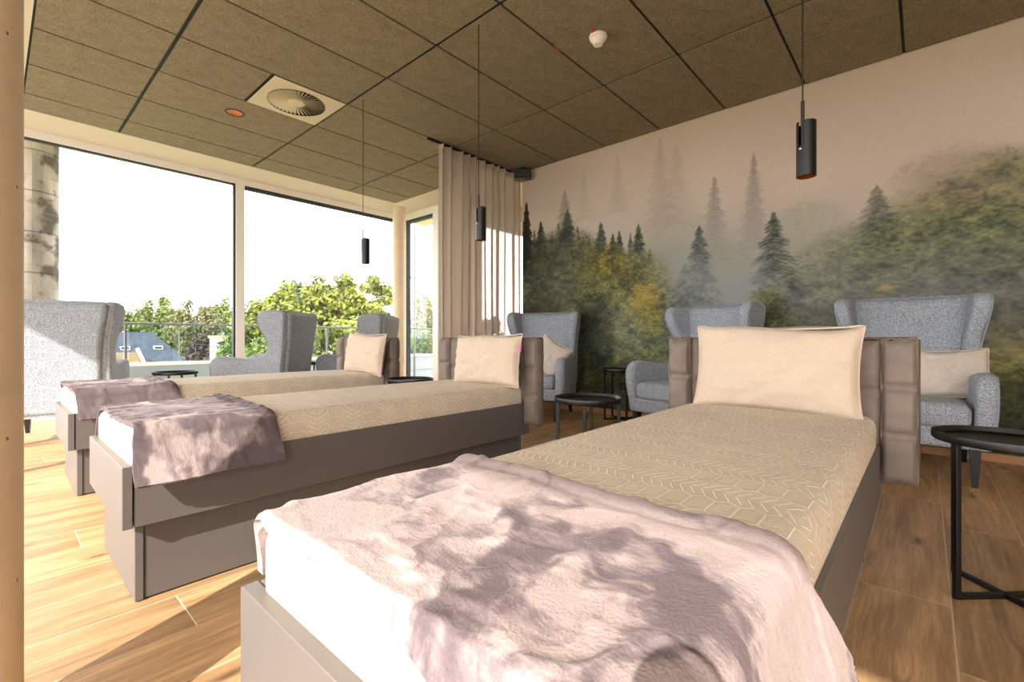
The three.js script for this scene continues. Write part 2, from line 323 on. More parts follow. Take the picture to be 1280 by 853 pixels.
// ---------------------------------------------------------------- the mural: a printed photograph of a misty forest, laid out over the wall
{
  const cw = 2048, ch = 864, mPer = (VMUR - VBACK) / cw;
  const cv = document.createElement('canvas'); cv.width = cw; cv.height = ch; const c = cv.getContext('2d');
  // photo pixel -> canvas pixel on the wall, and canvas pixels per photo pixel there
  const at = (px, py) => { const r = ray(px), d = WALL / r[0], v = d * r[1], y = EYE - (py - HY) / FOC * d; return [(VMUR - v) / mPer, (CEIL - y) / CEIL * ch, d / FOC / mPer]; };
  const K = 1.10, col = (r, g, b, a = 1) => `rgba(${Math.round(clamp(r * K, 0, 255))},${Math.round(clamp(g * K, 0, 255))},${Math.round(clamp(b * K, 0, 255))},${a})`;
  // ground tone of the print
  const g0 = c.createLinearGradient(0, 0, 0, ch);
  for (const [t, q] of [[0, [186, 168, 152]], [0.28, [180, 165, 151]], [0.42, [152, 146, 136]], [0.55, [112, 116, 106]], [0.75, [84, 92, 78]], [1, [62, 70, 52]]]) g0.addColorStop(t, col(...q));
  c.fillStyle = g0; c.fillRect(0, 0, cw, ch);
  const puff = (px, py, r, q, a) => { const [x, y, s] = at(px, py), g = c.createRadialGradient(x, y, 0, x, y, r * s); g.addColorStop(0, col(...q, a)); g.addColorStop(0.5, col(...q, a * 0.55)); g.addColorStop(1, col(...q, 0)); c.fillStyle = g; c.fillRect(x - r * s, y - r * s, 2 * r * s, 2 * r * s); };
  const blob = (x, y, rx, ry, q, a) => { c.save(); c.translate(x, y); c.scale(rx, ry); const g = c.createRadialGradient(0, 0, 0, 0, 0, 1); g.addColorStop(0, col(...q, a)); g.addColorStop(0.55, col(...q, a * 0.8)); g.addColorStop(1, col(...q, 0)); c.fillStyle = g; c.fillRect(-1, -1, 2, 2); c.restore(); };
  function conifer(px, top, h, w, q, a, raggy = 1) {
    const [x, y, s] = at(px, top), H = h * s, W = w * s * 1.7, n = Math.round(H / 1.6);
    for (let k = 1; k < 9; k++) blob(x, y + H * k / 9, W * 0.34 * k / 9 + 2, H * 0.10, q, a * 0.5);
    blob(x, y + H * 0.92, W * 0.62, H * 0.30, q, a * 0.55);
    for (let k = 0; k < n; k++) {
      const t = (k + rnd()) / n, half = W * 0.5 * (0.06 + Math.pow(t, 0.8) * 0.94) * (0.62 + 0.38 * Math.abs(Math.sin(t * 24 + px))) * rr(0.75, 1.12);
      for (const sd of [-1, 1]) for (let m = 0; m < 5; m++) {
        const l = half * rr(0.25, 1), dk = rr(0.72, 1.14), yy = y + t * H + rr(-1, 1) * 2 * raggy;
        c.strokeStyle = col(q[0] * dk, q[1] * dk, q[2] * dk, a * rr(0.35, 0.8)); c.lineWidth = rr(1.0, 2.6) * Math.max(0.6, s * 0.42);
        c.beginPath(); c.moveTo(x + rr(-1, 1), yy); c.quadraticCurveTo(x + sd * l * 0.6, yy + l * 0.10, x + sd * l, yy + l * rr(0.22, 0.5)); c.stroke();
      }
    }
    c.strokeStyle = col(q[0] * 0.8, q[1] * 0.8, q[2] * 0.8, a); c.lineWidth = 1.2 * s * 0.5; c.beginPath(); c.moveTo(x, y - 4 * s * 0.4); c.lineTo(x, y + H * 0.9); c.stroke();
  }
  // broad-leaved crown: dark body, then leaf clusters, the outer ones in the lighter leaf colour
  function crown(px, py, rx, ry, dark, light, a, n, leaf = 1) {
    const [x, y, s] = at(px, py), md = [0, 1, 2].map((i) => lerp(dark[i], light[i], 0.22));
    blob(x, y, rx * s * 1.15, ry * s * 1.15, md, Math.min(0.92, a * 1.35));
    for (let k = 0; k < 14; k++) { const th = rr(0, 6.2832), q = rr(0.3, 0.85), t = rr(0, 0.6); blob(x + Math.cos(th) * q * rx * s, y + Math.sin(th) * q * ry * s, rr(0.2, 0.45) * rx * s, rr(0.14, 0.34) * ry * s, [0, 1, 2].map((i) => lerp(dark[i], light[i], t)), a * 0.5); }
    n = Math.round(n * 1.7);
    for (let k = 0; k < n; k++) {
      const th = rr(0, 6.2832), q = Math.pow(rnd(), 0.5), ox = Math.cos(th) * q, oy = Math.sin(th) * q, cx = x + ox * rx * s, cy = y + oy * ry * s;
      const t = clamp((0.22 - oy * 0.4 - ox * 0.12) + rr(-0.5, 0.55)), dk = rr(0.7, 1.2);
      for (let m = 0; m < 6; m++) {
        const e = rr(0.7, 2.3) * (0.6 + 0.4 * leaf) * s * 0.5, jx = rr(-6, 6) * s * 0.5, jy = rr(-4, 4) * s * 0.5;
        c.fillStyle = col(lerp(dark[0], light[0], t) * dk, lerp(dark[1], light[1], t) * dk, lerp(dark[2], light[2], t) * dk, a * rr(0.2, 0.6));
        c.beginPath(); c.ellipse(cx + jx, cy + jy, e, e * rr(0.4, 0.9), rr(-0.8, 0.8), 0, 6.2832); c.fill();
      }
    }
  }
  const mist = (q, list) => { for (const [px, py, r, a] of list) puff(px, py, r, q, a); };
  // far, almost swallowed by mist
  for (const [px, t, h, w, a] of [[825, 172, 110, 40, 0.16], [845, 180, 100, 46, 0.12], [772, 195, 70, 26, 0.10], [730, 215, 60, 24, 0.09], [1000, 255, 80, 30, 0.10]]) conifer(px, t, h, w, [138, 122, 110], a * 0.8);
  mist([172, 152, 138], [[760, 170, 120, 0.25], [900, 120, 200, 0.22], [1060, 150, 180, 0.25]]);
  for (const [px, t, h, w] of [[893, 222, 100, 34], [942, 192, 120, 32]]) conifer(px, t, h, w, [120, 112, 106], 0.30);
  conifer(706, 238, 60, 28, [112, 108, 98], 0.40);
  crown(1010, 285, 40, 36, [108, 116, 92], [140, 146, 112], 0.25, 220, 1.6);
  crown(850, 300, 60, 30, [120, 124, 108], [140, 142, 116], 0.18, 200, 1.6);
  mist([150, 146, 138], [[900, 300, 90, 0.38], [960, 300, 80, 0.38], [830, 285, 80, 0.30]]);
  crown(905, 330, 34, 28, [124, 122, 100], [158, 142, 88], 0.26, 150, 1.2);
  // right-hand slope
  crown(1190, 215, 60, 34, [110, 98, 84], [124, 112, 92], 0.28, 260, 1.8);
  crown(1255, 235, 70, 50, [78, 78, 52], [112, 112, 66], 0.5, 420, 1.5);
  crown(1185, 255, 34, 28, [84, 70, 62], [100, 86, 74], 0.5, 180, 1.3);
  crown(1150, 265, 50, 30, [96, 98, 68], [132, 130, 76], 0.42, 260, 1.2);
  crown(1240, 300, 80, 50, [66, 74, 52], [112, 120, 78], 0.55, 560, 1.4);
  conifer(1096, 232, 70, 44, [72, 74, 64], 0.75);
  crown(1120, 300, 90, 34, [76, 82, 60], [124, 126, 78], 0.55, 640, 1.2);
  crown(1060, 335, 70, 40, [74, 80, 64], [110, 114, 78], 0.5, 420, 1.3);
  crown(1180, 350, 120, 44, [58, 66, 52], [96, 104, 70], 0.55, 760, 1.4);
  crown(1130, 385, 120, 40, [62, 66, 56], [84, 90, 68], 0.5, 560, 1.5);
  crown(1270, 380, 70, 60, [46, 50, 42], [74, 80, 60], 0.55, 420, 1.5);
  crown(1108, 360, 10, 4, [150, 128, 46], [190, 160, 60], 0.6, 14, 1);
  crown(1250, 450, 34, 50, [96, 92, 44], [168, 150, 70], 0.55, 330, 1.2);
  crown(1275, 520, 40, 60, [30, 34, 18], [96, 100, 50], 0.6, 300, 1.2);
  mist([112, 112, 110], [[1180, 375, 110, 0.32], [1060, 400, 90, 0.25], [1240, 390, 80, 0.22]]);
  mist([150, 146, 140], [[1040, 280, 60, 0.28], [1020, 320, 60, 0.25]]);
  // middle firs
  conifer(967, 266, 150, 66, [66, 72, 66], 0.66);
  crown(985, 380, 40, 40, [70, 76, 68], [96, 100, 86], 0.4, 240, 1.2);
  conifer(874, 283, 110, 46, [58, 66, 66], 0.62);
  conifer(856, 330, 70, 50, [66, 72, 74], 0.42);
  mist([128, 134, 136], [[915, 375, 70, 0.55], [900, 340, 60, 0.40], [845, 340, 50, 0.30], [950, 400, 60, 0.35]]);
  crown(958, 392, 24, 32, [42, 44, 22], [120, 118, 54], 0.65, 300, 1.1);
  crown(985, 405, 22, 22, [66, 72, 52], [120, 124, 92], 0.5, 150, 1.0);
  // left-hand forest
  crown(700, 322, 58, 34, [52, 54, 40], [92, 88, 54], 0.55, 420, 1.1);
  for (const [px, t, h, w] of [[668, 288, 60, 20], [690, 290, 50, 22], [722, 284, 60, 22], [736, 296, 50, 20], [698, 280, 60, 20], [812, 312, 50, 20]]) conifer(px, t, h, w, [74, 76, 60], 0.45);
  conifer(658, 254, 90, 24, [24, 26, 20], 0.85);
  conifer(709, 262, 60, 30, [44, 50, 38], 0.8);
  conifer(676, 278, 40, 22, [46, 50, 38], 0.7);
  for (const [px, t, h, w, k] of [[751, 279, 60, 28, 1], [766, 293, 50, 22, 1.1], [774, 290, 50, 20, 1], [798, 281, 70, 28, 0.95], [788, 292, 30, 10, 1.4]]) conifer(px, t, h, w, [52 * k, 60 * k, 48 * k], 0.78);
  crown(690, 360, 52, 62, [44, 48, 36], [88, 90, 52], 0.62, 760, 1.2);
  crown(730, 340, 28, 40, [60, 62, 34], [118, 116, 54], 0.6, 330, 1.0);
  crown(760, 345, 34, 40, [74, 70, 30], [158, 140, 56], 0.62, 420, 1.0);
  crown(800, 365, 44, 48, [68, 70, 36], [128, 124, 58], 0.62, 560, 1.0);
  crown(745, 400, 60, 60, [62, 68, 44], [122, 126, 72], 0.58, 760, 1.1);
  crown(805, 385, 22, 34, [110, 98, 36], [206, 172, 74], 0.66, 240, 0.9);
  crown(818, 412, 12, 10, [150, 128, 50], [208, 176, 84], 0.6, 60, 0.9);
  crown(800, 440, 50, 50, [64, 72, 50], [128, 132, 84], 0.58, 620, 1.0);
  conifer(746, 380, 110, 34, [58, 58, 44], 0.55);
  conifer(760, 410, 110, 60, [84, 90, 58], 0.45);
  crown(740, 430, 34, 62, [18, 22, 12], [58, 64, 34], 0.72, 460, 1.1);
  crown(728, 490, 40, 50, [20, 24, 10], [86, 94, 38], 0.7, 460, 1.1);
  crown(775, 490, 46, 40, [44, 50, 30], [92, 100, 56], 0.62, 460, 1.0);
  crown(672, 460, 60, 90, [22, 26, 18], [58, 62, 38], 0.6, 560, 1.2);
  conifer(735, 452, 80, 40, [70, 80, 36], 0.5);
  mist([122, 128, 112], [[775, 400, 60, 0.24], [700, 330, 60, 0.16], [830, 330, 60, 0.26], [755, 430, 40, 0.16]]);
  mist([134, 132, 120], [[720, 260, 70, 0.22], [780, 270, 60, 0.22], [690, 240, 50, 0.15]]);
  mist([168, 150, 136], [[700, 215, 60, 0.25], [820, 200, 70, 0.2], [1000, 200, 130, 0.25], [1130, 190, 90, 0.25]]);
  // below the frame of what the chairs leave open: undergrowth
  for (let k = 0; k < 26; k++) crown(650 + k * 25, 520 + rr(0, 40), 26, 26, [30, 34, 20], [74, 80, 44], 0.5, 60, 1.4);
  // leaf texture of the print: mottled at the size of boughs and of leaf clusters, strong in the dark woods, fading out in the printed mist
  const im = c.getImageData(0, 0, cw, ch), D = im.data;
  for (let j = 0; j < ch; j++) for (let i = 0; i < cw; i++) {
    const o = (j * cw + i) * 4, lum = (D[o] + D[o + 1] + D[o + 2]) / 3, m = 1 - sm(70, 150, lum), w = 6 * (fbm(i / 40, j / 40, 64, 611, 2) - 0.5);
    const a = fbm((i + w * 2) / 26, (j + w) / 17, 512, 601, 3) - 0.5, b = fbm(i / 8 + w * 0.2, j / 5, 512, 605, 3) - 0.5, k = 1 + m * (0.85 * a + 0.75 * b) + 0.04 * b, y = 1 + m * 0.16 * (a + b);
    D[o] = clamp(D[o] * k * y, 0, 255); D[o + 1] = clamp(D[o + 1] * k, 0, 255); D[o + 2] = clamp(D[o + 2] * k * (2 - y), 0, 255);
  }
  c.putImageData(im, 0, 0);
  // the veils of mist that hang before the woods in the print
  mist([118, 116, 114], [[1190, 372, 90, 0.40], [1110, 385, 80, 0.34], [1250, 395, 70, 0.30], [1060, 350, 60, 0.26], [1010, 395, 60, 0.30]]);
  mist([132, 136, 134], [[905, 385, 60, 0.42], [850, 345, 50, 0.34], [935, 350, 40, 0.22]]);
  mist([116, 120, 100], [[780, 400, 50, 0.22], [705, 350, 60, 0.22], [830, 330, 40, 0.22], [680, 430, 60, 0.16]]);
  mist([166, 152, 140], [[700, 245, 46, 0.34], [750, 262, 36, 0.24], [1180, 205, 70, 0.30], [1080, 250, 60, 0.26], [1250, 180, 60, 0.22]]);
  const t = new THREE.CanvasTexture(cv); t.colorSpace = THREE.SRGBColorSpace; t.anisotropy = 8; t.minFilter = THREE.LinearMipmapLinearFilter;
  M.mural = std(0xffffff, 0.85, { map: t });
  const w = structure('wall_right', 'long wall papered with a misty forest mural', 'wall');
  part('wall_body', bx(WALL + 0.003, 6.3, -0.06, 3.0, VBACK - 0.2, VMUR), M.plaster, w);
  const g = new THREE.BoxGeometry(0.003, CEIL, VMUR - VBACK); g.translate(WALL + 0.0015, CEIL / 2, -(VMUR + VBACK) / 2);
  part('mural', g, M.mural, w, 'printed wallpaper of conifers and mist');
  const b = structure('baseboard_right', 'low wood-look skirting below the mural', 'skirting');
  part('skirting', bx(WALL - 0.011, WALL, 0, 0.055, VBACK, VMUR, 0.003), std(0xa9794f, 0.5), b);
}

// ---------------------------------------------------------------- roof, terrace and what stands outside
{
  const r = structure('roof', 'flat roof with deep eaves over the terrace', 'roof');
  part('roof_slab', bx(-2.724, 5.69, 3.0, 3.22, VBACK - 0.4, 7.34), std(0xd8c493, 0.85), r);
  const t = structure('terrace_floor', 'pale terrace paving', 'terrace');
  part('paving', bx(-3.1, 8.3, -0.3, -0.06, VBACK - 0.4, 8.15), std(0xb9b6b4, 0.8), t);
  part('paving', join([bx(-3.1, ULEFT - 0.05, -0.06, -0.02, VBACK - 0.4, 8.15), bx(ULEFT - 0.05, 8.3, -0.06, -0.02, VEND + 0.06, 8.15), bx(UWIN + 0.2, 8.3, -0.06, -0.02, VNOTCH + 0.06, VEND + 0.06)]), std(0xc9c6c6, 0.8), t);
  const p = structure('parapet', 'low grey-green terrace parapet with white cap', 'parapet');
  part('parapet_wall', join([bx(-3.1, 8.3, -0.06, 0.42, 7.92, 8.1), bx(-3.1, -2.95, -0.06, 0.42, VBACK - 0.4, 7.92), bx(8.15, 8.3, -0.06, 0.42, VNOTCH, 7.92)]), M.cementGrey, p);
  part('parapet_cap', join([bx(-3.12, 8.32, 0.42, 0.455, 7.88, 8.14, 0.004), bx(-3.14, -2.91, 0.42, 0.455, VBACK - 0.4, 7.88, 0.004), bx(8.11, 8.34, 0.42, 0.455, VNOTCH, 7.88, 0.004)]), M.white, p);
  part('panel_seam', bx(4.6, 8.15, 0.13, 0.14, 7.915, 7.921), M.rail, p);
}
{
  const b = thing('glass_balustrade', 'glass balustrade with slim grey handrail on the terrace parapet', 'balustrade', 2.6, 0.455, 8.0);
  part('handrail', local(-5.7, 5.7, 0.525, 0.555, -0.022, 0.022, 0.008), M.rail, b);
  for (let k = 0; k < 9; k++) { const x = -5.6 + k * 1.4; part('post', local(x - 0.014, x + 0.014, 0, 0.53, -0.012, 0.012), M.rail, b); if (k < 8) part('pane', local(x + 0.03, x + 1.37, 0.03, 0.49, -0.001, 0.001), M.greenGlass, b); }
}
{
  const d = thing('downpipe', 'slender grey downpipe outside the terrace door', 'pipe', 5.54, -0.02, 7.5);
  part('pipe', new THREE.CylinderGeometry(0.022, 0.022, 3.02, 14).translate(0, 1.51, 0), M.rail, d);
  part('bracket', local(-0.11, 0.0, 1.98, 2.03, -0.012, 0.012, 0.004), M.rail, d);
}
{
  const c = thing('concrete_column', 'stained fair-faced concrete column outside on the terrace', 'column', 0.285, -0.02, 7.2);
  const g = new THREE.CylinderGeometry(0.22, 0.22, 3.02, 48, 1, true).translate(0, 1.51, 0);
  part('shaft', g, M.fairFaced, c);
  for (let k = 0; k < 8; k++) part('shutter_seam', new THREE.TorusGeometry(0.2195, 0.0022, 5, 40).rotateX(Math.PI / 2).translate(0, 0.25 + k * 0.38, 0), M.cementGrey, c);
}
{
  const mk = (name, label, u, v, r) => { const c = thing(name, label, 'column', u, 0, v); part('shaft', boxUVcyl(new THREE.CylinderGeometry(r, r, CEIL, 48, 1, true).translate(0, CEIL / 2, 0), r), M.column, c); return c; };
  function boxUVcyl(g, r) { const uv = g.attributes.uv; for (let i = 0; i < uv.count; i++) uv.setXY(i, uv.getX(i) * 6.2832 * r, uv.getY(i) * CEIL); return g; }
  mk('round_column', 'thick beige round column beside the side glazing, close to the bed ends', -0.107, 1.26, 0.148);
  mk('round_column', 'slim cream round column in the corner between the windows', 4.19, 6.06, 0.1);
}

// ---- garden, trees and a house beyond the terrace
const GROUND = -8;
{
  const g = structure('ground', 'green ground far below the terrace', 'ground');
  part('lawn', bx(-60, 160, GROUND - 0.3, GROUND, 9, 170), std(0x6a7a3a, 1), g);
}
function leafMat(c) { return phy(c, 0.9, { transmission: 0.35, thickness: 0, vertexColors: true, side: THREE.DoubleSide }); }
M.leaf = leafMat(0xffffff);
M.bark = std(0x4d4034, 0.95);
function tree(name, label, u, v, clumps, leaf, n, cA, cB, droop = 0, group = 'trees beyond the terrace') {
  const t = thing(name, label, 'tree', u, GROUND, v, 0, group);
  const pos = [], colr = [], A = new THREE.Color(...cA), B = new THREE.Color(...cB), q = new THREE.Color();
  const total = clumps.reduce((s, k) => s + k[3] * k[4], 0), X = new THREE.Vector3(), Y = new THREE.Vector3(), N = new THREE.Vector3(), C = new THREE.Vector3();
  for (const [x, y, z, rx, ry] of clumps) {
    const m = Math.round(n * rx * ry / total), subs = [];
    for (let k = 0; k < 26; k++) { const th = rr(0, 6.283), ph = Math.acos(rr(-1, 1)), r = rr(0.55, 1); subs.push([Math.sin(ph) * Math.cos(th) * r, Math.cos(ph) * r, Math.sin(ph) * Math.sin(th) * r, rr(0.22, 0.42), rnd()]); }
    for (let k = 0; k < m; k++) {
      const s = subs[Math.floor(rnd() * subs.length)], th = rr(0, 6.283), ph = Math.acos(rr(-1, 1)), rd = Math.pow(rnd(), 0.35) * s[3];
      N.set(Math.sin(ph) * Math.cos(th), Math.cos(ph), Math.sin(ph) * Math.sin(th));
      C.set(x + (s[0] + N.x * rd) * rx, y - GROUND + (s[1] + N.y * rd) * ry - droop * rnd() * rnd(), z + (s[2] + N.z * rd) * rx);
      N.add(new THREE.Vector3(rr(-0.8, 0.8), rr(-0.3, 0.9), rr(-0.8, 0.8))).normalize();
      X.set(rr(-1, 1), rr(-1, 1) - droop, rr(-1, 1)).cross(N).normalize(); Y.crossVectors(N, X);
      const l = leaf * rr(0.7, 1.3), w = l * 0.55;
      const p0 = C.clone().addScaledVector(Y, -l / 2), p1 = C.clone().addScaledVector(X, w / 2).addScaledVector(N, l * 0.06), p2 = C.clone().addScaledVector(Y, l / 2), p3 = C.clone().addScaledVector(X, -w / 2).addScaledVector(N, l * 0.06);
      q.copy(A).lerp(B, clamp(0.65 * s[4] + rr(-0.1, 0.45))).multiplyScalar(rr(0.85, 1.12));
      for (const p of [p0, p1, p2, p0, p2, p3]) { pos.push(p.x, p.y, p.z); colr.push(q.r, q.g, q.b); }
    }
  }
  const g = new THREE.BufferGeometry(); g.setAttribute('position', new THREE.Float32BufferAttribute(pos, 3)); g.setAttribute('color', new THREE.Float32BufferAttribute(colr, 3)); g.computeVertexNormals();
  const f = part('foliage', g, M.leaf, t); f.userData.kind = 'stuff';
  const c0 = clumps[0], H = c0[1] - GROUND, list = [new THREE.CylinderGeometry(0.012 * H, 0.028 * H, H, 9).translate(c0[0], H / 2, c0[2])];
  const trunk = part('trunk', list[0], M.bark, t);
  for (const [x, y, z] of clumps.slice(1)) trunk.add(Object.assign(new THREE.Mesh(tube([new THREE.Vector3(c0[0], H * 0.55, c0[2]), new THREE.Vector3((c0[0] + x) / 2, (H * 0.7 + y - GROUND) / 2, (c0[2] + z) / 2), new THREE.Vector3(x, y - GROUND, z)], 0.006 * H, 8, 5), M.bark), { name: 'branch' }));
  return t;
}
const dirAt = (px, d) => { const r = ray(px); return [r[0] * d, r[1] * d]; };
const hAt = (py, d) => EYE + (HY - py) / FOC * d;
{
  const place = (px, d) => dirAt(px, d);
  let [u, v] = place(405, 15);
  // big sunlit tree: clumps given by the direction and height they show at
  const k = 15 / FOC, right = [Math.sin(YAW), Math.cos(YAW)];      // screen-right in (x, z)
  const cl = (px, py, rp, rq, dz = 0) => { const off = (px - 405) * k; return [right[0] * off + Math.cos(YAW) * dz, hAt(py, 15), right[1] * off - Math.sin(YAW) * dz, rp * k, rq * k]; };
  tree('maple_tree', 'big yellow-green sunlit tree close behind the terrace railing', u, v,
    [cl(400, 470, 70, 70), cl(335, 410, 34, 42), cl(372, 395, 34, 38), cl(412, 378, 26, 32), cl(404, 420, 40, 50), cl(455, 372, 36, 26), cl(450, 420, 44, 36), cl(485, 430, 30, 34), cl(430, 360, 16, 18), cl(330, 460, 40, 40), cl(475, 400, 18, 16)],
    0.17, 30000, [0.07, 0.115, 0.008], [0.27, 0.29, 0.025]);
  const far = (name, label, px, d, top, bottom, halfw, leaf, n, A, B, droop) => {
    const [a, b] = place(px, d), kk = d / FOC, y0 = hAt(bottom, d), y1 = hAt(top, d), h = (y1 - y0) / 2, w = halfw * kk;
    tree(name, label, a, b, [[0, y0 + h * 0.95, 0, w * 0.82, h * 0.95], [w * 0.42, y0 + h * 0.7, 0.2 * w, w * 0.55, h * 0.7], [-w * 0.42, y0 + h * 0.75, -0.3 * w, w * 0.55, h * 0.72]], leaf, n, A, B, droop);
  };
  far('broadleaf_tree', 'dark green rounded tree top rising behind the big yellow-green tree', 360, 44, 342, 430, 27, 0.42, 4600, [0.03, 0.055, 0.02], [0.07, 0.11, 0.04], 0);
  far('broadleaf_tree', 'bright green tree behind the left end of the slate roof', 165, 66, 377, 440, 40, 0.55, 5200, [0.06, 0.10, 0.015], [0.18, 0.22, 0.04], 0);
  far('broadleaf_tree', 'tall bright green tree above the slate roof', 205, 62, 366, 440, 30, 0.55, 5200, [0.06, 0.10, 0.015], [0.17, 0.22, 0.035], 0);
  far('weeping_willow', 'olive weeping willow right of the slate roof', 246, 58, 366, 440, 30, 0.45, 5200, [0.09, 0.10, 0.03], [0.21, 0.20, 0.07], 1.6);
  far('broadleaf_tree', 'green tree between the willow and the white window post', 282, 64, 368, 445, 28, 0.55, 4600, [0.055, 0.10, 0.015], [0.16, 0.22, 0.035], 0);
  far('broadleaf_tree', 'low green tree filling the gap behind the slate roof', 228, 86, 385, 450, 34, 0.55, 5000, [0.06, 0.10, 0.015], [0.17, 0.21, 0.035], 0);
  far('broadleaf_tree', 'green tree rising left of the slate roof behind the sunlit armchair', 118, 84, 395, 450, 30, 0.55, 4000, [0.06, 0.10, 0.015], [0.18, 0.22, 0.04], 0);
  far('copper_beech', 'dark reddish-brown copper beech below the willow', 257, 40, 414, 462, 20, 0.30, 4200, [0.06, 0.035, 0.03], [0.14, 0.085, 0.065], 0);
  far('broadleaf_tree', 'pale hazy tree seen through the terrace door', 528, 30, 362, 460, 22, 0.32, 4200, [0.14, 0.17, 0.07], [0.32, 0.34, 0.17], 0);
  far('broadleaf_tree', 'fresh green shrub crown low behind the terrace door', 535, 18, 410, 480, 26, 0.2, 2600, [0.07, 0.12, 0.012], [0.21, 0.26, 0.04], 0);
  far('broadleaf_tree', 'brownish tree seen through the sheer curtain', 612, 26, 396, 470, 30, 0.26, 5000, [0.06, 0.045, 0.03], [0.14, 0.12, 0.08], 0);
  far('broadleaf_tree', 'green tree low beside the white window post behind an armchair', 300, 26, 405, 480, 26, 0.26, 4600, [0.06, 0.11, 0.01], [0.20, 0.25, 0.03], 0);
}
{
  // house: the hipped slate roof shows over the parapet; a lower tiled annex with a white verge stands before it
  const V0 = 55, q = (px) => { const r = ray(px); return V0 * r[0] / r[1]; }, dd = (px) => V0 / ray(px)[1];
  const uL = q(134), uR = q(233), y0 = hAt(452, dd(190)), y1 = hAt(415, dd(180));
  const h = thing('house', 'house with blue-grey slate hipped roof beyond the terrace', 'house', (uL + uR) / 2, GROUND, V0);
  const hw = (uR - uL) / 2, dp = 4.2, e = y0 - GROUND, t = y1 - GROUND, r0 = q(151) - (uL + uR) / 2, r1 = q(203) - (uL + uR) / 2;
  part('wall', local(-hw + 0.4, hw - 0.4, 0, e, -dp * 2 + 0.4, -0.4), std(0xcab8a0, 0.9), h);
  const v = [[-hw, e, 0], [hw, e, 0], [hw, e, -2 * dp], [-hw, e, -2 * dp], [r0, t, -dp], [r1, t, -dp]], rg = new THREE.BufferGeometry();
  const fc = [0, 1, 5, 0, 5, 4, 1, 2, 5, 2, 3, 4, 2, 4, 5, 3, 0, 4, 0, 3, 2, 0, 2, 1];
  rg.setAttribute('position', new THREE.Float32BufferAttribute(fc.flatMap((i) => v[i]), 3)); rg.computeVertexNormals();
  const slate = tex(256, 256, (i, j) => { const k = 0.9 + 0.25 * (hash(i >> 4, j >> 3, 5) - 0.5) + 0.25 * (fbm(i / 30, j / 30, 9, 301, 4) - 0.5); return [62 * k, 67 * k, 84 * k]; }, [0.25, 0.25]);
  const rf = part('roof', boxUV(rg), std(0xffffff, 0.95, { map: slate }), h, 'slate hipped roof');
  for (const px of [161, 203]) { const x = q(px) - (uL + uR) / 2, s = 0.42; const m = part('roof_window', local(x - 0.36, x + 0.36, e + (t - e) * s - 0.08, e + (t - e) * s + 0.26, -dp * s - 0.2, -dp * s + 0.12), M.white, rf); part('pane', local(x - 0.28, x + 0.28, e + (t - e) * s - 0.02, e + (t - e) * s + 0.2, -dp * s + 0.12, -dp * s + 0.15), M.darkFrame, rf); }
  part('verge', tube([new THREE.Vector3(q(168) - (uL + uR) / 2, e + 1.3, 1.2), new THREE.Vector3(q(180) - (uL + uR) / 2, e - 0.6, 1.2)], 0.16, 2, 6), M.white, h, 'white verge board');
  part('annex_roof', local(-hw - 0.3, q(172) - (uL + uR) / 2, e - 2, e + 0.9, 0.1, 1.2), std(0x93745a, 0.9), h, 'tan annex roof');
  part('annex_wall', local(-hw - 0.2, q(172) - (uL + uR) / 2 - 0.1, 0, e - 2, 0.1, 1.1), M.plaster, h);
  part('aerial', new THREE.CylinderGeometry(0.04, 0.04, 3.4, 6).translate(q(223) - (uL + uR) / 2, e + 1.2, 0.3), M.rail, h);
}
{
  const [u, v] = dirAt(288, 34), k = thing('garden_wall', 'small white rendered building beside the copper beech', 'building', u, GROUND, v);
  const top = hAt(423, 34) - GROUND;
  part('wall', local(-0.5, 1.6, 0, top, -3, 0), M.white, k); part('roof', local(-0.6, 1.7, top, top + 0.2, -3.1, 0.1), std(0xb08a70, 0.9), k);
}

// ---------------------------------------------------------------- relaxation beds
function quilt(a0, a1, b0, b1, th, nx, ny, puff, back = 0.5) {    // closed padded panel in the (z, y) plane facing -x, nx by ny tufted fields
  const n = nx * 12, m = ny * 12, h = (a, b) => { const p = mod(a * nx, 1) * 2 - 1, q = mod(b * ny, 1) * 2 - 1, P4 = Math.abs(p) >= 0.999 ? 0 : 1 - p ** 4, Q4 = Math.abs(q) >= 0.999 ? 0 : 1 - q ** 4; return Math.pow(Math.max(0, P4 * Q4), 0.30); };
  const side = (sg, k) => gridGeo(n, m, (a, b) => {
    const e = h(a, b) * puff * k, sh = 0.006 * Math.sin(b * 40 + a * 9) * (a < 0.02 || a > 0.98 || b > 0.98 ? 1 : 0);
    return [-sg * (th / 2 + e), lerp(b0, b1, b) + sh * 0.6, sg > 0 ? lerp(a0, a1, a) : lerp(a1, a0, a)];
  }, (a, b) => [lerp(a0, a1, a), lerp(b0, b1, b)]);
  const list = [side(1, 1), side(-1, back)];
  const w = a1 - a0, hh = b1 - b0, rim = [[a0, b0], [a1, b0], [a1, b1], [a0, b1], [a0, b0]], bulge = 0.008;
  for (let k = 0; k < 4; k++) list.push(gridGeo(12, 4, (a, b) => { const t = (b - 0.5) * 2, o = bulge * (1 - t * t), dz = k === 1 ? o : k === 3 ? -o : 0, dy = k === 0 ? -o : k === 2 ? o : 0; return [th / 2 * t, lerp(rim[k][1], rim[k + 1][1], a) + dy, lerp(rim[k][0], rim[k + 1][0], a) + dz]; }, (a, b) => [a * (k % 2 ? hh : w), b * th]));
  return join(list);
}
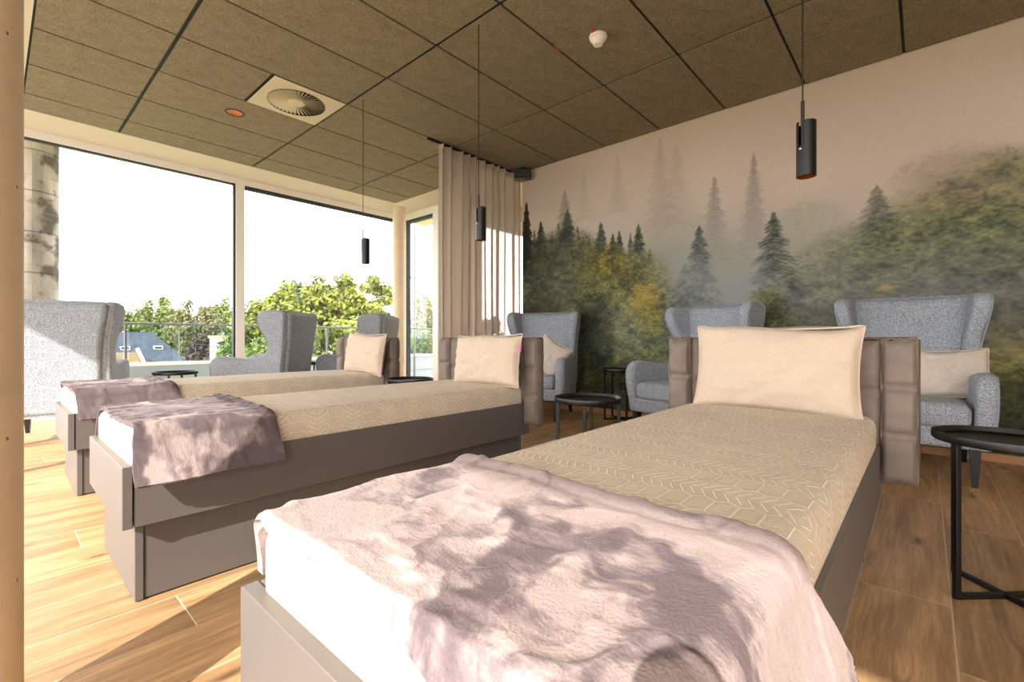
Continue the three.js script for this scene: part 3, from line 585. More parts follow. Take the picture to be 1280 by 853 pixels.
function seamLoop(a0, a1, b0, b1, x, r) {
  const pts = [], side = (p, q) => { for (let k = 0; k < 9; k++) { const t = k / 9; pts.push(new THREE.Vector3(x + 0.002 * Math.sin(k * 3.1 + p[0] * 40), lerp(p[1], q[1], t) + 0.003 * Math.sin(k * 2.3 + q[1] * 30), lerp(p[0], q[0], t) + 0.003 * Math.sin(k * 1.9))); } };
  side([a0, b0], [a1, b0]); side([a1, b0], [a1, b1]); side([a1, b1], [a0, b1]); side([a0, b1], [a0, b0]);
  return tube(pts, r, 120, 6, true);
}
const BED_U = 1.17;
function makeBed(label, v) {
  const b = thing('relaxation_bed', label, 'bed', BED_U, 0, v, 0, 'relaxation beds with grey plinths');
  const X0 = -0.92, X1 = 0.92, Z = 0.33, B0 = 0.243, B1 = 0.425, bi = 0.05, bx0 = X0 + 0.037, bx1 = X1 - 0.015;
  part('foot_panel', local(X0, X0 + 0.025, B0, B1, -Z, Z, 0.0025), M.laminate, b);
  part('head_panel', local(X1 - 0.025, X1, B0, B1, -Z, Z, 0.0025), M.laminate, b);
  for (const s of [-1, 1]) part('side_panel', local(X0 + 0.028, X1 - 0.026, B0, B1, s > 0 ? Z - 0.028 : -Z + 0.003, s > 0 ? Z - 0.003 : -Z + 0.028, 0.002), M.laminate, b);
  part('bed_deck', local(X0 + 0.026, X1 - 0.026, B0 + 0.002, 0.392, -Z + 0.029, Z - 0.029), M.charcoal, b);
  const plinth = part('plinth', local(bx0, bx0 + 0.022, 0.004, B0, -Z + bi, Z - bi, 0.002), M.laminate, b);
  for (const s of [-1, 1]) part('plinth_panel', local(bx0 + 0.024, bx1 - 0.02, 0.006, B0 - 0.001, s > 0 ? Z - bi - 0.024 : -Z + bi + 0.004, s > 0 ? Z - bi - 0.004 : -Z + bi + 0.024, 0.0015), M.laminate, plinth);
  part('plinth_panel', local(bx1 - 0.018, bx1, 0.004, B0, -Z + bi, Z - bi, 0.002), M.laminate, plinth);
  // mattress with rounded edges and a slightly crowned top
  let g = new RoundedBoxGeometry(1.79, 0.135, 0.635, 5, 0.038); g = new TessellateModifier(0.09, 6).modify(g.toNonIndexed());
  const p = g.attributes.position; for (let i = 0; i < p.count; i++) { const x = p.getX(i), y = p.getY(i), z = p.getZ(i); p.setY(i, y + (y > 0 ? 0.010 * (1 - (x / 0.9) ** 4) * (1 - (z / 0.32) ** 4) : 0)); }
  g.translate(-0.005, 0.459, 0); g = mergeVertices(clean(g).deleteAttribute('uv').deleteAttribute('normal'), 1e-4); g.computeVertexNormals();
  part('mattress', boxUV(g), M.cover, b, 'sand-coloured embroidered mattress');
  const hb = part('headboard', quilt(-Z, Z, 0.428, 0.795, 0.045, 4, 2, 0.019).translate(0.915, 0, 0), M.leather, b, 'tufted taupe leather headboard');
  hb.add(Object.assign(new THREE.Mesh(seamLoop(-Z, Z, 0.430, 0.795, 0.892, 0.004), M.leatherPiping), { name: 'piping' }));
  for (const s of [-1, 1]) {
    const a0 = s > 0 ? Z : -Z - 0.094, a1 = s > 0 ? Z + 0.094 : -Z;
    const w = part('headboard_wing', quilt(a0, a1, 0.305, 0.795, 0.054, 1, 3, 0.021, 0.8).translate(0.905, 0, 0), M.leather, hb);
    part('piping', join([seamLoop(a0 + 0.002, a1 - 0.002, 0.307, 0.797, 0.880, 0.0045), seamLoop(a0 + 0.002, a1 - 0.002, 0.307, 0.797, 0.930, 0.0045)]), M.leatherPiping, hb);
    for (const y of [0.632, 0.468]) part('button', new THREE.SphereGeometry(0.009, 12, 8).scale(0.6, 1, 1).translate(0.884, y, s * Z), M.leatherPiping, hb);
  }
  return b;
}
const VB = [0.442, 2.055, 3.47];
const bed0 = makeBed('relaxation bed standing nearest to the skirting-side armchair with rectangular cushion', VB[0]);
const bed1 = copyOf(bed0, 'middle relaxation bed of the three, its foot beside the thick column', BED_U, 0, VB[1]);
const bed2 = copyOf(bed0, 'relaxation bed next to the window armchairs', BED_U, 0, VB[2]);
bed0.userData.label = 'relaxation bed in front of the armchair with the rectangular cushion';

// ---------------------------------------------------------------- throws over the bed ends
function throwGeo(o) {
  const W = 0.331, r = 0.048, top = 0.541, arc = r * Math.PI / 2, A1 = W - r + arc + o.dropFar, A2 = W - r + arc + o.dropNear, nx = 90, ns = 150, th = 0.016;
  const amp = o.amp ?? 0.010;
  const pt = (t, s) => {
    const a = lerp(-A1, A2, s), sg = Math.sign(a), m = Math.abs(a), q = Math.max(0, m - (W - r + arc));
    let z, y; const fl = sg > 0 ? o.flareNear : o.flareFar;
    if (m < W - r) { z = a; y = top; } else if (m < W - r + arc) { const k = (m - (W - r)) / r; z = sg * (W - r + r * Math.sin(k)); y = top - r * (1 - Math.cos(k)); } else { z = sg * (W + fl * Math.pow(q, 1.0)); y = top - r - q * Math.sqrt(Math.max(0.2, 1 - fl * fl * 0.6)); }
    const skew = o.skew ?? 0, xA = o.x0 - skew * (0.5 + a / 0.66) + 0.008 * Math.sin(a * 14 + o.ph), xB = o.x1 + 0.012 * Math.sin(a * 9 + o.ph * 2);
    let x = lerp(xA, xB, t);
    if (sg > 0) x += (o.fanNear ?? 0) * q * (t - 0.15) * (1 + q * 1.2); else x += (o.fanFar ?? 0) * q * (t - 0.5);
    const n1 = fbm(x * 5 + o.ph, z * 5 + 20, 256, 401, 4), n2 = Math.abs(fbm(x * 7 + o.ph * 3 + n1 * 2, z * 9 + 40, 256, 405, 3) - 0.5) * 2, n3 = Math.abs(fbm(x * 16 + 9 + n1, z * 13 + o.ph, 256, 409, 2) - 0.5) * 2;
    const lift = amp * (1.3 * (n1 - 0.35) + 1.0 * (1 - sm(0, 0.22, n2)) + 0.35 * (1 - sm(0, 0.25, n3)));
    const k = sm(0, 0.05, q);
    y += lift * (1 - k); z += sg * (lift * 0.9 + 0.007 * Math.sin(x * (o.wave ?? 26) + o.ph + q * 6) * sm(0, 0.14, q)) * k;
    if (t > 0.9) { const e = (t - 0.9) / 0.1; const roll = 0.010 * Math.sin(e * Math.PI); y += roll * (1 - k); }
    const over = o.foot - x; if (over > 0 && q <= 0) { y -= over * 1.5; x = o.foot - over * 0.75; }
    return [x, y, z];
  };
  const top1 = gridGeo(nx, ns, (t, s) => pt(t, s), (t, s) => [t * (o.x1 - o.x0) * 1.15 + o.ph, lerp(-A1, A2, s) * 1.15 + o.ph * 0.7]);
  const P0 = top1.attributes.position, N0 = top1.attributes.normal, low = top1.clone(), P1 = low.attributes.position, up = N0.getY((Math.floor(ns / 2)) * (nx + 1) + Math.floor(nx / 2)) > 0 ? 1 : -1;
  for (let i = 0; i < P0.count; i++) P1.setXYZ(i, P0.getX(i) - up * N0.getX(i) * th, P0.getY(i) - up * N0.getY(i) * th, P0.getZ(i) - up * N0.getZ(i) * th);
  const ix = low.index.array; for (let i = 0; i < ix.length; i += 3) { const k = ix[i]; ix[i] = ix[i + 1]; ix[i + 1] = k; }
  if (up < 0) for (const G of [top1, low]) { const a = G.index.array; for (let i = 0; i < a.length; i += 3) { const k = a[i]; a[i] = a[i + 1]; a[i + 1] = k; } }
  top1.computeVertexNormals(); low.computeVertexNormals();
  const U = top1.attributes.uv, rim = [], edge = [];
  for (let i = 0; i <= nx; i++) edge.push(i);
  for (let j = 1; j <= ns; j++) edge.push(j * (nx + 1) + nx);
  for (let i = nx - 1; i >= 0; i--) edge.push(ns * (nx + 1) + i);
  for (let j = ns - 1; j >= 0; j--) edge.push(j * (nx + 1));
  const E = edge.length, rg = gridGeo(E - 1, 4, (a, b) => {
    const i = edge[Math.round(a * (E - 1))], q = b, bul = Math.sin(q * Math.PI) * th * 0.45, j = edge[(Math.round(a * (E - 1)) + 1) % E];
    const tx = P0.getX(j) - P0.getX(i), ty = P0.getY(j) - P0.getY(i), tz = P0.getZ(j) - P0.getZ(i), nx_ = N0.getX(i), ny = N0.getY(i), nz = N0.getZ(i), ox = ty * nz - tz * ny, oy = tz * nx_ - tx * nz, oz = tx * ny - ty * nx_, l = Math.hypot(ox, oy, oz) || 1;
    return [lerp(P0.getX(i), P1.getX(i), q) + ox / l * bul, lerp(P0.getY(i), P1.getY(i), q) + oy / l * bul, lerp(P0.getZ(i), P1.getZ(i), q) + oz / l * bul];
  }, (a, b) => { const i = edge[Math.round(a * (E - 1))]; return [U.getX(i), U.getY(i) + b * 0.02]; });
  return join([top1, low, rg]);
}
function makeThrow(label, v, o) { const m = new THREE.Mesh(throwGeo(o), M.plush[o.pile]); m.name = numbered('plush_throw'); m.position.set(BED_U, 0, -v); scene.add(m); return meta(m, label, 'blanket', 'throws over the bed ends'); }
const FOOT = 0.268 - BED_U;
makeThrow('mauve-grey plush throw spread wide over the bed that has the full-width pillow', VB[0], { x0: 0.268 - BED_U, x1: 0.692 - BED_U, dropFar: 0.06, dropNear: 0.30, flareFar: 0.15, flareNear: 0.20, fanNear: 0.72, fanFar: 0, skew: 0.035, foot: FOOT, ph: 1.7, pile: 0, amp: 0.0045, wave: 16 });
makeThrow('mauve-grey plush throw over the foot of the middle bed', VB[1], { x0: 0.275 - BED_U, x1: 0.685 - BED_U, dropFar: 0.08, dropNear: 0.125, flareFar: 0.2, flareNear: 0.52, fanNear: -0.1, fanFar: 0, skew: 0.0, foot: FOOT, ph: 4.4, pile: 1, amp: 0.005, wave: 20 });
makeThrow('mauve-grey plush throw over the foot of the bed next to the window armchairs', VB[2], { x0: 0.275 - BED_U, x1: 0.70 - BED_U, dropFar: 0.08, dropNear: 0.10, flareFar: 0.2, flareNear: 0.40, fanNear: 0, fanFar: 0, skew: 0, foot: FOOT, ph: 8.1, pile: 1, amp: 0.006, wave: 24 });

// ---------------------------------------------------------------- pillows and cushions
function pillowGeo(w, h, T, s = 1, dent = 0.05) {
  const f = (sg) => gridGeo(44, 32, (a, b) => {
    const p = a * 2 - 1, q = b * 2 - 1, e = Math.pow(Math.max(0, (1 - p * p) * (1 - q * q)), 0.40);
    const x = w / 2 * p * (1 - dent * (1 - q * q)) , y = h / 2 * q * (1 - dent * 1.3 * (1 - p * p)) + 0.010 * Math.sin(p * 3 + s * 2) * (q > 0.6 ? 1 : 0) * (q - 0.6) * 2.5;
    const rim = Math.min(1 - Math.abs(p), 1 - Math.abs(q)), wr = (fbm(p * 5 + s, q * 5 + s * 2, 256, 501, 3) - 0.5) * 0.022 + 0.010 * Math.sin((Math.atan2(q, p)) * 17 + s) * Math.exp(-rim * 9) * (rim > 0.01 ? 1 : 0);
    return [sg > 0 ? x : -x, y, sg * (T / 2 * e + wr * e)];
  }, (a, b) => [a * w, b * h]);
  const g = join([f(1), f(-1)]);
  return g;
}
function hem(w, h, dent, r) {                                     // stitched edge running round a pillow
  const pts = []; for (let k = 0; k < 4; k++) for (let i = 0; i < 12; i++) { const t = i / 12 * 2 - 1, p = k === 0 ? t : k === 1 ? 1 : k === 2 ? -t : -1, q = k === 0 ? -1 : k === 1 ? t : k === 2 ? 1 : -t; pts.push(new THREE.Vector3(w / 2 * p * (1 - dent * (1 - q * q)), h / 2 * q * (1 - dent * 1.3 * (1 - p * p)), 0)); }
  return tube(pts, r, 120, 6, true);
}
function pillow(name, label, group, mat, w, h, T, u, y, v, fu, fv, lean, roll, s, tag) {
  const g = thing(name, label, name === 'bed_pillow' ? 'pillow' : 'cushion', u, y, v, facing(fu, fv), group), k = new THREE.Matrix4().makeRotationX(-lean).multiply(new THREE.Matrix4().makeRotationZ(roll));
  part('cover', pillowGeo(w, h, T, s).applyMatrix4(k), mat, g);
  part('edge_seam', hem(w, h, 0.05, 0.0035).applyMatrix4(k), mat, g);
  if (tag) part('fabric_tag', local(tag[0] - 0.011, tag[0] + 0.011, tag[1] - 0.020, tag[1] + 0.020, -0.003, 0.003, 0.002).applyMatrix4(k), M.pink, g, 'small magenta tag');
  return g;
}
pillow('bed_pillow', 'wide cream pillow filling the head of the bed that has the widest throw', 'cream bed pillows', M.linen, 0.56, 0.325, 0.14, 1.958, 0.682, 0.433, -1, 0, 0.12, -0.012, 1.3);
pillow('bed_pillow', 'cream pillow with a magenta tag on the middle bed', 'cream bed pillows', M.linen, 0.535, 0.30, 0.13, 1.955, 0.668, 1.945, -1, 0.0, 0.14, 0.02, 4.1, [0.256, 0.07]);
pillow('bed_pillow', 'cream pillow on the bed next to the window armchairs', 'cream bed pillows', M.linen, 0.545, 0.32, 0.13, 1.955, 0.675, 3.295, -1, 0.0, 0.14, -0.02, 7.7, [0.262, -0.12]);

// ---------------------------------------------------------------- wing armchairs
function makeChair(label, u, v, turn) {
  const c = thing('wing_armchair', label, 'armchair', u, 0, v, turn, 'grey wool wing armchairs');
  const sh = new THREE.Shape();
  sh.moveTo(-0.345, 0.20); sh.lineTo(-0.415, 0.98); sh.bezierCurveTo(-0.425, 1.07, -0.40, 1.088, -0.35, 1.086); sh.lineTo(-0.235, 1.082);
  sh.bezierCurveTo(-0.16, 1.082, -0.118, 1.04, -0.130, 0.965); sh.bezierCurveTo(-0.145, 0.87, -0.205, 0.82, -0.215, 0.735); sh.bezierCurveTo(-0.222, 0.635, -0.14, 0.590, -0.02, 0.588);
  sh.bezierCurveTo(0.09, 0.588, 0.17, 0.612, 0.25, 0.612); sh.bezierCurveTo(0.345, 0.612, 0.378, 0.56, 0.368, 0.47); sh.lineTo(0.335, 0.20); sh.closePath();
  const xm = (y, z) => 0.302 + 0.052 * sm(0.68, 1.08, y) * (0.55 + 0.45 * sm(-0.42, -0.15, z)) + 0.030 * sm(-0.15, 0.30, z) * (1 - sm(0.66, 0.75, y)) - 0.012 * (1 - sm(0.2, 0.45, y));
  const bend = (g, sg, off = 0) => { const p = g.attributes.position; for (let i = 0; i < p.count; i++) { const t = p.getZ(i), z = p.getX(i), y = p.getY(i); p.setXYZ(i, sg * (xm(y, z) + t + off), y, z); } if (sg < 0) { const n = p.count; for (let i = 0; i < n; i += 3) for (const k of [0, 1, 2]) { const a = p.array[(i + 1) * 3 + k]; p.array[(i + 1) * 3 + k] = p.array[(i + 2) * 3 + k]; p.array[(i + 2) * 3 + k] = a; } } return g; };
  for (const sg of [1, -1]) {
    let g = new THREE.ExtrudeGeometry(sh, { depth: 0.022, bevelEnabled: true, bevelThickness: 0.034, bevelSize: 0.034, bevelOffset: -0.034, bevelSegments: 4, curveSegments: 10 });
    g = new TessellateModifier(0.07, 7).modify(clean(g)); g.translate(0, 0, -0.011);
    g.deleteAttribute('uv'); g.deleteAttribute('normal');
    g = mergeVertices(bend(g, sg), 1e-4); g.computeVertexNormals();
    const w = part('wing_and_arm', boxUV(g), M.wool, c);
    const pts = sh.getSpacedPoints(120).filter((q) => q.y > 0.3).map((q) => { const cx = -0.1, cy = 0.7, ins = 0.03, d = Math.hypot(q.x - cx, q.y - cy); return new THREE.Vector3(q.x, q.y, 0); });
    const tp = pts.map((q) => { const z = q.x + (q.x < -0.3 ? 0.018 : -0.014), y = q.y - (q.y > 0.55 ? 0.016 : 0); return new THREE.Vector3(sg * (xm(y, z) + 0.040), y, z); });
    part('piping', tube(tp, 0.0045, 160, 5), M.woolPiping, w);
  }
  let b = new RoundedBoxGeometry(0.62, 0.86, 0.115, 5, 0.045); b = new TessellateModifier(0.08, 6).modify(clean(b.toNonIndexed()));
  { const p = b.attributes.position; for (let i = 0; i < p.count; i++) { const x = p.getX(i), y0 = p.getY(i) + 0.64, z = p.getZ(i), ww = 0.93 + 0.13 * sm(0.68, 1.08, y0); const hollow = z > 0 ? 0.018 * Math.cos(x / 0.31 * 1.4) * sm(0.4, 0.9, y0) : -0.010 * (x / 0.31) ** 2 * -1; p.setXYZ(i, x * ww, y0 + (y0 > 1.0 ? 0.012 * (x / 0.31) ** 2 - 0.006 : 0), z - 0.318 - 0.075 * sm(0.2, 1.1, y0) - hollow); } }
  b.deleteAttribute('uv'); b.deleteAttribute('normal'); b = mergeVertices(b, 1e-4); b.computeVertexNormals();
  part('backrest', boxUV(b), M.wool, c);
  // outer back: one smooth cover from wing to wing, its edges turned forward
  const rear = (a, b) => { const s = a * 2 - 1, y = lerp(0.2, 1.083, b), hw = xm(y, -0.41) + 0.043, z0 = -0.352 - 0.080 * clamp((y - 0.2) / 0.8), k = Math.abs(s) ** 10, e = sm(0.94, 1, b); return [s * hw * (1 - 0.015 * e), y - 0.016 * e * k, z0 - 0.006 * (1 - s * s) + 0.034 * k + 0.034 * e * e]; };
  part('back_cover', gridGeo(40, 40, (a, b) => rear(1 - a, b), (a, b) => [a * 0.74, b * 0.88]), M.woolBack, c);
  part('seat_frame', local(-0.30, 0.30, 0.198, 0.31, -0.33, 0.345, 0.02), M.wool, c);
  let s = new RoundedBoxGeometry(0.55, 0.135, 0.62, 4, 0.045); s = new TessellateModifier(0.09, 5).modify(clean(s.toNonIndexed()));
  { const p = s.attributes.position; for (let i = 0; i < p.count; i++) { const x = p.getX(i), y = p.getY(i), z = p.getZ(i); p.setXYZ(i, x, y + (y > 0 ? 0.018 * (1 - (x / 0.28) ** 2) * (1 - (z / 0.32) ** 2) : 0) + 0.372, z + 0.05); } }
  s.deleteAttribute('uv'); s.deleteAttribute('normal'); s = mergeVertices(s, 1e-4); s.computeVertexNormals();
  part('seat_cushion', boxUV(s), M.wool, c);
  for (const [x, z, dx, dz] of [[-0.285, 0.315, 0, 0.012], [0.285, 0.315, 0, 0.012], [-0.265, -0.30, -0.01, -0.05], [0.265, -0.30, 0.01, -0.05]]) {
    const g = new THREE.BoxGeometry(0.05, 0.2, 0.05), p = g.attributes.position; for (let i = 0; i < p.count; i++) if (p.getY(i) < 0) p.setXYZ(i, p.getX(i) * 0.5 + dx, p.getY(i), p.getZ(i) * 0.55 + dz); g.computeVertexNormals();
    part('leg', clean(g.translate(x, 0.1, z)), M.legWood, c);
  }
  return c;
}
const rot = (deg) => deg * Math.PI / 180;
const chair0 = makeChair('grey wing armchair holding a rectangular cushion, by the mural', 3.82, 0.085, facing(-1, 0));
copyOf(chair0, 'grey wing armchair by the mural with no cushion in view, between the two cushioned ones', 3.75, 0, 1.40, facing(-Math.cos(rot(17)), Math.sin(rot(17))));
copyOf(chair0, 'grey wing armchair with a tilted square cushion, by the mural next to the curtain', 3.76, 0, 3.0, facing(-Math.cos(rot(21)), -Math.sin(rot(21))));
const place3 = (rl, f) => [rl[0] + f[0] * 0.40, rl[1] + f[1] * 0.40];
copyOf(chair0, 'grey wing armchair with sunlit back, turned to the window beside the thick column', 0.40, 0, 5.25, facing(0.25, 0.968));
copyOf(chair0, 'grey wing armchair turned to the window in front of the white window post', 2.0, 0, 5.43, facing(-0.65, 0.76));
copyOf(chair0, 'grey wing armchair in the window corner beside the slim cream column', 3.06, 0, 5.33, facing(-0.65, 0.76));
pillow('cushion', 'rectangular oatmeal cushion leaning in a mural-side armchair', 'oatmeal armchair cushions', M.linenGrey, 0.43, 0.30, 0.14, 3.80, 0.585, -0.075, -1, -0.1, 0.30, 0.03, 2.2);
pillow('cushion', 'square oatmeal cushion tipped on one corner in the armchair by the curtain', 'oatmeal armchair cushions', M.linenGrey, 0.34, 0.34, 0.13, 3.70, 0.615, 2.80, -0.93, -0.36, 0.30, -0.52, 5.2);

// ---------------------------------------------------------------- black tray tables
function makeTable(label, u, v, turn, h = 0.5, r = 0.17) {
  const t = thing('tray_table', label, 'side table', u, 0, v, turn, 'round black metal tray tables');
  const y = h - 0.026;
  part('tray', lathe([[0, y], [r - 0.006, y], [r, y + 0.006], [r, h], [r - 0.005, h], [r - 0.006, y + 0.012], [r - 0.014, y + 0.006], [0, y + 0.006]], 56), M.blackMetal, t);
  const k = r - 0.015, b = 0.008;
  for (let q = 0; q < 4; q++) { const a = q * Math.PI / 2; part('leg', local(-b, b, 0.0, y, -b, b, 0.002).translate(0, 0, k).rotateY(a), M.black, t); }
  for (let q = 0; q < 2; q++) part('base_bar', local(-b, b, q * 0.0005, 0.016, -k, k, 0.002).rotateY(q * Math.PI / 2), M.black, t);
  return t;
}
const tab0 = makeTable('black tray table beside the armchair with rectangular cushion', 2.075, -0.185, rot(0));
tab0.rotation.y = Math.atan2(-0.115, -(0.119));
copyOf(tab0, 'black tray table standing between two bed headboards, in front of the mural', 2.03, 0, 1.287, YAW - Math.PI / 2 + rot(22));
copyOf(tab0, 'black tray table between the headboards of the middle bed and the window-side bed', 2.08, 0, 2.868, rot(20));
copyOf(tab0, 'black tray table against the mural between two armchairs', 4.12, 0, 2.25, rot(35));
copyOf(tab0, 'black tray table between the sunlit armchair and the window post armchair', 1.10, 0, 5.02, rot(30));
copyOf(tab0, 'black tray table between the two window armchairs', 2.62, 0, 5.66, rot(10));

// ---------------------------------------------------------------- pendant lamps
function makePendant(label, u, v, turn) {
  const p = thing('pendant_lamp', label, 'lamp', u, 1.43, v, turn, 'slim black cylinder pendants');
  const R = 0.034, H = 0.212, H1 = 0.115, gap = 0.62, th = 0.003;
  const shell = (r, y0, y1, a0, al) => clean(new THREE.CylinderGeometry(r, r, y1 - y0, 40, 1, true, a0, al).translate(0, (y0 + y1) / 2, 0));
  const ring = (y, a0, al) => clean(new THREE.RingGeometry(R - th, R, 40, 1, a0, al).rotateX(-Math.PI / 2).translate(0, y, 0));
  const matIn = new THREE.MeshStandardMaterial({ color: 0x121213, roughness: 0.4, metalness: 0.2, side: THREE.DoubleSide });
  const inner = M.copper.clone(); inner.side = THREE.DoubleSide;
  part('housing', join([shell(R, 0, H1, 0, Math.PI * 2), shell(R, H1, H, gap / 2, Math.PI * 2 - gap), shell(R - th, H1, H, gap / 2, Math.PI * 2 - gap), ring(H, -Math.PI / 2 + gap / 2, Math.PI * 2 - gap), ring(0, 0, Math.PI * 2)]), matIn, p);
  part('reflector', join([shell(R - th, 0, H1 - 0.02, 0, Math.PI * 2), clean(new THREE.CircleGeometry(R - th, 32).rotateX(Math.PI / 2).translate(0, H1 - 0.02, 0))]), inner, p, 'copper-coloured inside');
  part('rod', clean(new THREE.CylinderGeometry(0.0065, 0.0065, 0.19, 12).translate(0, 0.195, R - 0.012)), M.blackMetal, p);
  part('screw', new THREE.SphereGeometry(0.006, 10, 8).translate(0, H1 - 0.012, R + 0.001), M.steel, p);
  part('cable', clean(new THREE.CylinderGeometry(0.0028, 0.0028, CEIL - 1.43 - 0.29, 8).translate(0, 0.29 + (CEIL - 1.43 - 0.29) / 2, R - 0.012)), M.black, p);
  return p;
}
const pend = makePendant('black cylinder pendant over the bed with the full-width pillow', 2.115, 0.345, facing(-0.92, 0.4));
copyOf(pend, 'black cylinder pendant hanging before the sheer curtain', 2.101, 1.43, 2.139, facing(-0.98, 0.1));
copyOf(pend, 'black cylinder pendant hanging before the window', 2.11, 1.43, 3.539, facing(-1, -0.1));

// ---------------------------------------------------------------- ceiling fittings
{
  const a = thing('air_outlet', 'square cream swirl air outlet in the ceiling', 'vent', (1.433 + 2.0398) / 2, CEIL, 4.009);
  const w = (2.0398 - 1.433 - 0.022) / 2, d = 0.2935, R = 0.225, s = new THREE.Shape([[-w, -d], [w, -d], [w, d], [-w, d]].map(([x, y]) => new THREE.Vector2(x, y)));
  s.holes.push(new THREE.Path().absarc(0, 0, R, 0, Math.PI * 2, true));
  part('face_plate', clean(new THREE.ExtrudeGeometry(s, { depth: 0.003, bevelEnabled: false, curveSegments: 48 }).rotateX(Math.PI / 2)), M.cream, a);
  part('duct', clean(new THREE.CylinderGeometry(R, R, 0.04, 48, 1, true).translate(0, 0.012, 0)), M.black, a);
  part('duct_back', clean(new THREE.CylinderGeometry(R, R, 0.004, 48).translate(0, 0.03, 0)), M.black, a);
  part('hub', clean(lathe([[0.0, -0.010], [0.055, -0.009], [0.068, -0.004], [0.068, 0.012], [0, 0.012]], 40)), M.cream, a);
  part('screw', new THREE.SphereGeometry(0.008, 12, 8).scale(1, 0.5, 1).translate(0, -0.011, 0), M.steel, a);
  const blade = boxUV(new THREE.BoxGeometry(R - 0.066, 0.0022, 0.030)); { const p = blade.attributes.position; for (let i = 0; i < p.count; i++) { const t = (p.getX(i) + (R - 0.066) / 2) / (R - 0.066); p.setZ(i, p.getZ(i) * (0.36 + 0.76 * t)); } blade.rotateX(0.62).translate((R + 0.066) / 2, 0.004, 0); blade.computeVertexNormals(); }
  for (let k = 0; k < 40; k++) part('blade', blade, M.cream, a).rotation.y = k / 40 * Math.PI * 2;
}
{
  const s = thing('recessed_spotlight', 'small round recessed spotlight with copper inside beside the air outlet', 'spotlight', 1.444, CEIL, 4.60);
  part('trim_ring', lathe([[0.062, 0], [0.078, 0], [0.078, -0.004], [0.064, -0.005], [0.060, 0.0]], 40), M.blackMetal, s);
  part('reflector', lathe([[0.060, -0.001], [0.045, 0.008], [0.02, 0.009], [0.0, 0.009]], 40), (() => { const m = M.copper.clone(); m.side = THREE.DoubleSide; m.metalness = 0.4; return m; })(), s, 'copper-coloured inside');
}
{
  const d = thing('smoke_detector', 'round white smoke detector on the ceiling', 'detector', 2.68, CEIL, 1.62);
  part('mount', lathe([[0, 0], [0.058, 0], [0.060, -0.012], [0.056, -0.026], [0, -0.026]], 40), M.plastic, d);
  part('sensor', lathe([[0.052, -0.026], [0.046, -0.040], [0.034, -0.046], [0.033, -0.062], [0.026, -0.068], [0, -0.068]], 40), M.plastic, d);
  part('label_tab', local(-0.085, -0.055, -0.010, -0.002, -0.012, 0.012, 0.002), M.red, d, 'red tab');
  const r = thing('grid_marker', 'short red marker strip on the dark ceiling joint near the smoke detector', 'marker', 2.62, CEIL - 0.0015, 1.909);
  part('strip', local(-0.03, 0.03, 0, 0.01, -0.006, 0.006, 0.001), M.red, r);
}
{
  const s = thing('loudspeaker', 'small black loudspeaker at the ceiling corner above the curtain end', 'speaker', 4.18, 2.735, 3.55, facing(-0.8, -0.6));
  part('cabinet', local(-0.10, 0.10, -0.055, 0.055, -0.06, 0.055, 0.012), M.black, s);
  part('grille', local(-0.092, 0.092, -0.047, 0.047, 0.055, 0.062, 0.005), M.charcoal, s);
  part('bracket', local(-0.03, 0.03, 0.05, 0.076, -0.02, 0.02, 0.004), M.black, s);
}
{
  const s = thing('wall_socket', 'black socket on the mural beside the high tray table', 'socket', WALL - 0.012, 0.305, 2.30, facing(-1, 0));
  part('plate', local(-0.04, 0.04, -0.04, 0.04, 0, 0.010, 0.003), M.black, s);
  part('insert', lathe([[0, 0.0105], [0.021, 0.0105], [0.023, 0.0125], [0.025, 0.0105]], 24).rotateX(Math.PI / 2), M.charcoal, s);
}

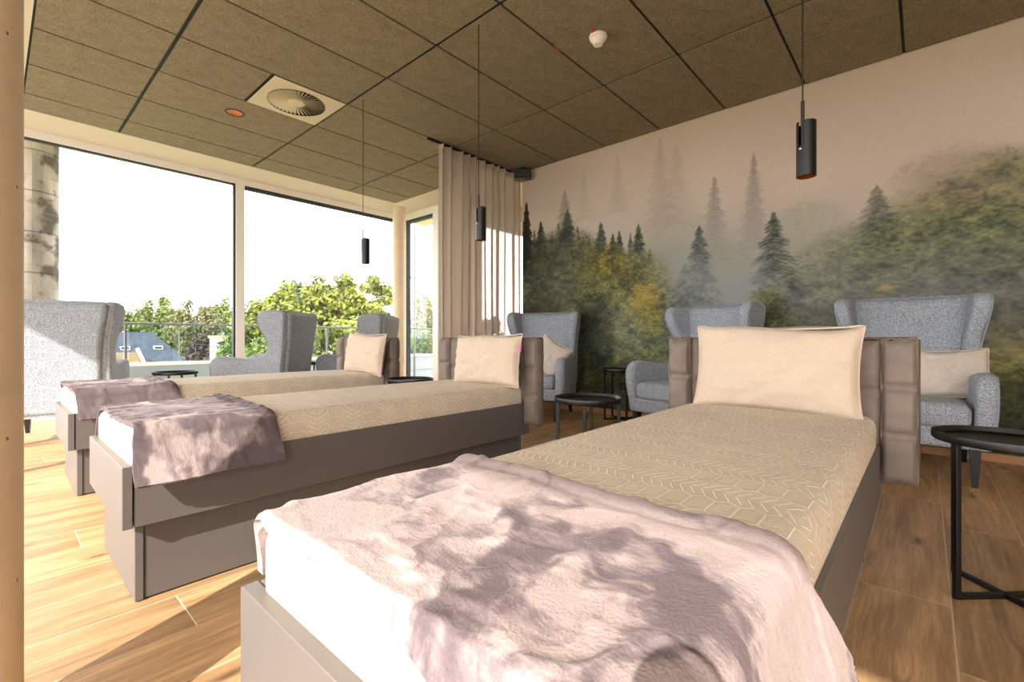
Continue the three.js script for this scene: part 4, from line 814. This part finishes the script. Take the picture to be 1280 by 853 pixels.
// ---------------------------------------------------------------- sheer curtain
{
  const rl = thing('curtain_rail', 'flat black curtain rail on the ceiling', 'rail', 3.6, CEIL - 0.022, 3.72);
  part('track', local(-0.69, 0.69, 0, 0.021, -0.012, 0.012, 0.002), M.black, rl);
  const cl = phy(0xcbbfb3, 0.52, { transmission: 0.48, thickness: 0, ior: 1.1, side: THREE.DoubleSide });
  const U0 = 3.05, U1 = 4.300, c = thing('sheer_curtain', 'sheer beige floor-length curtain hanging in folds beside the mural', 'curtain', (U0 + U1) / 2, 0, 3.72);
  const L = U1 - U0;
  const fold = (t) => { const k = t + 0.018 * Math.sin(t * 19); return k * 10.5 * Math.PI * 2; };
  part('fabric', gridGeo(420, 30, (a, b) => {
    const y = lerp(0.02, CEIL - 0.024, b), amp = 0.048 * (0.80 + 0.20 * b) * (0.8 + 0.4 * hash(Math.floor(fold(a) / 6.283), 3, 5)), ph = fold(a), drift = 0.012 * Math.sin(b * 4 + a * 13);
    return [-L / 2 + a * L + 0.02 * Math.sin(ph * 2) + drift * (1 - b), y, amp * Math.sin(ph)];
  }, (a, b) => [a * 3, b * 2.8]), cl, c);
  part('header_tape', gridGeo(420, 2, (a, b) => { const ph = fold(a); return [-L / 2 + a * L + 0.02 * Math.sin(ph * 2), lerp(CEIL - 0.075, CEIL - 0.024, b), 0.050 * Math.sin(ph) + 0.0015]; }), std(0xb7a08a, 0.9, { side: THREE.DoubleSide }), c);
}

// ---------------------------------------------------------------- the photographer's camera: its lens throws the round shadow on the throw
{
  const t = thing('camera_on_tripod', 'black camera on a tripod at the foot of the bed with the full-width pillow', 'camera', 0, 0, 0, facing(Math.cos(YAW), Math.sin(YAW)));
  const lens = part('lens', clean(new THREE.CylinderGeometry(0.036, 0.034, 0.085, 36).rotateX(Math.PI / 2).translate(0, EYE, -0.065)), M.black, t);
  part('focus_ring', clean(new THREE.CylinderGeometry(0.0372, 0.0372, 0.022, 36, 1, true).rotateX(Math.PI / 2).translate(0, EYE, -0.070)), M.charcoal, lens);
  const body = part('body', local(-0.068, 0.068, EYE - 0.05, EYE + 0.045, -0.175, -0.108, 0.012), M.black, t);
  part('prism_hump', local(-0.03, 0.03, EYE + 0.04, EYE + 0.072, -0.17, -0.115, 0.01), M.black, body);
  part('grip', local(-0.082, -0.055, EYE - 0.048, EYE + 0.03, -0.165, -0.09, 0.012), M.charcoal, body);
  const head = part('tripod_head', clean(new THREE.CylinderGeometry(0.022, 0.028, 0.11, 20).translate(0, EYE - 0.105, -0.14)), M.charcoal, t);
  part('plate', local(-0.03, 0.03, EYE - 0.058, EYE - 0.05, -0.175, -0.11, 0.002), M.charcoal, head);
  part('centre_column', clean(new THREE.CylinderGeometry(0.012, 0.012, 0.3, 14).translate(0, 0.5, -0.14)), M.charcoal, t);
  for (let k = 0; k < 3; k++) { const a = k * 2.0944 + Math.PI; part('leg', tube([new THREE.Vector3(0, 0.63, -0.14), new THREE.Vector3(Math.sin(a) * 0.11, 0.32, -0.14 + Math.cos(a) * 0.11), new THREE.Vector3(Math.sin(a) * 0.22, 0.01, -0.14 + Math.cos(a) * 0.22)], 0.011, 10, 8), M.charcoal, t); }
}

scene.traverse((o) => { if (o.isMesh) { o.castShadow = true; o.receiveShadow = true; } });
renderer.render(scene, camera);
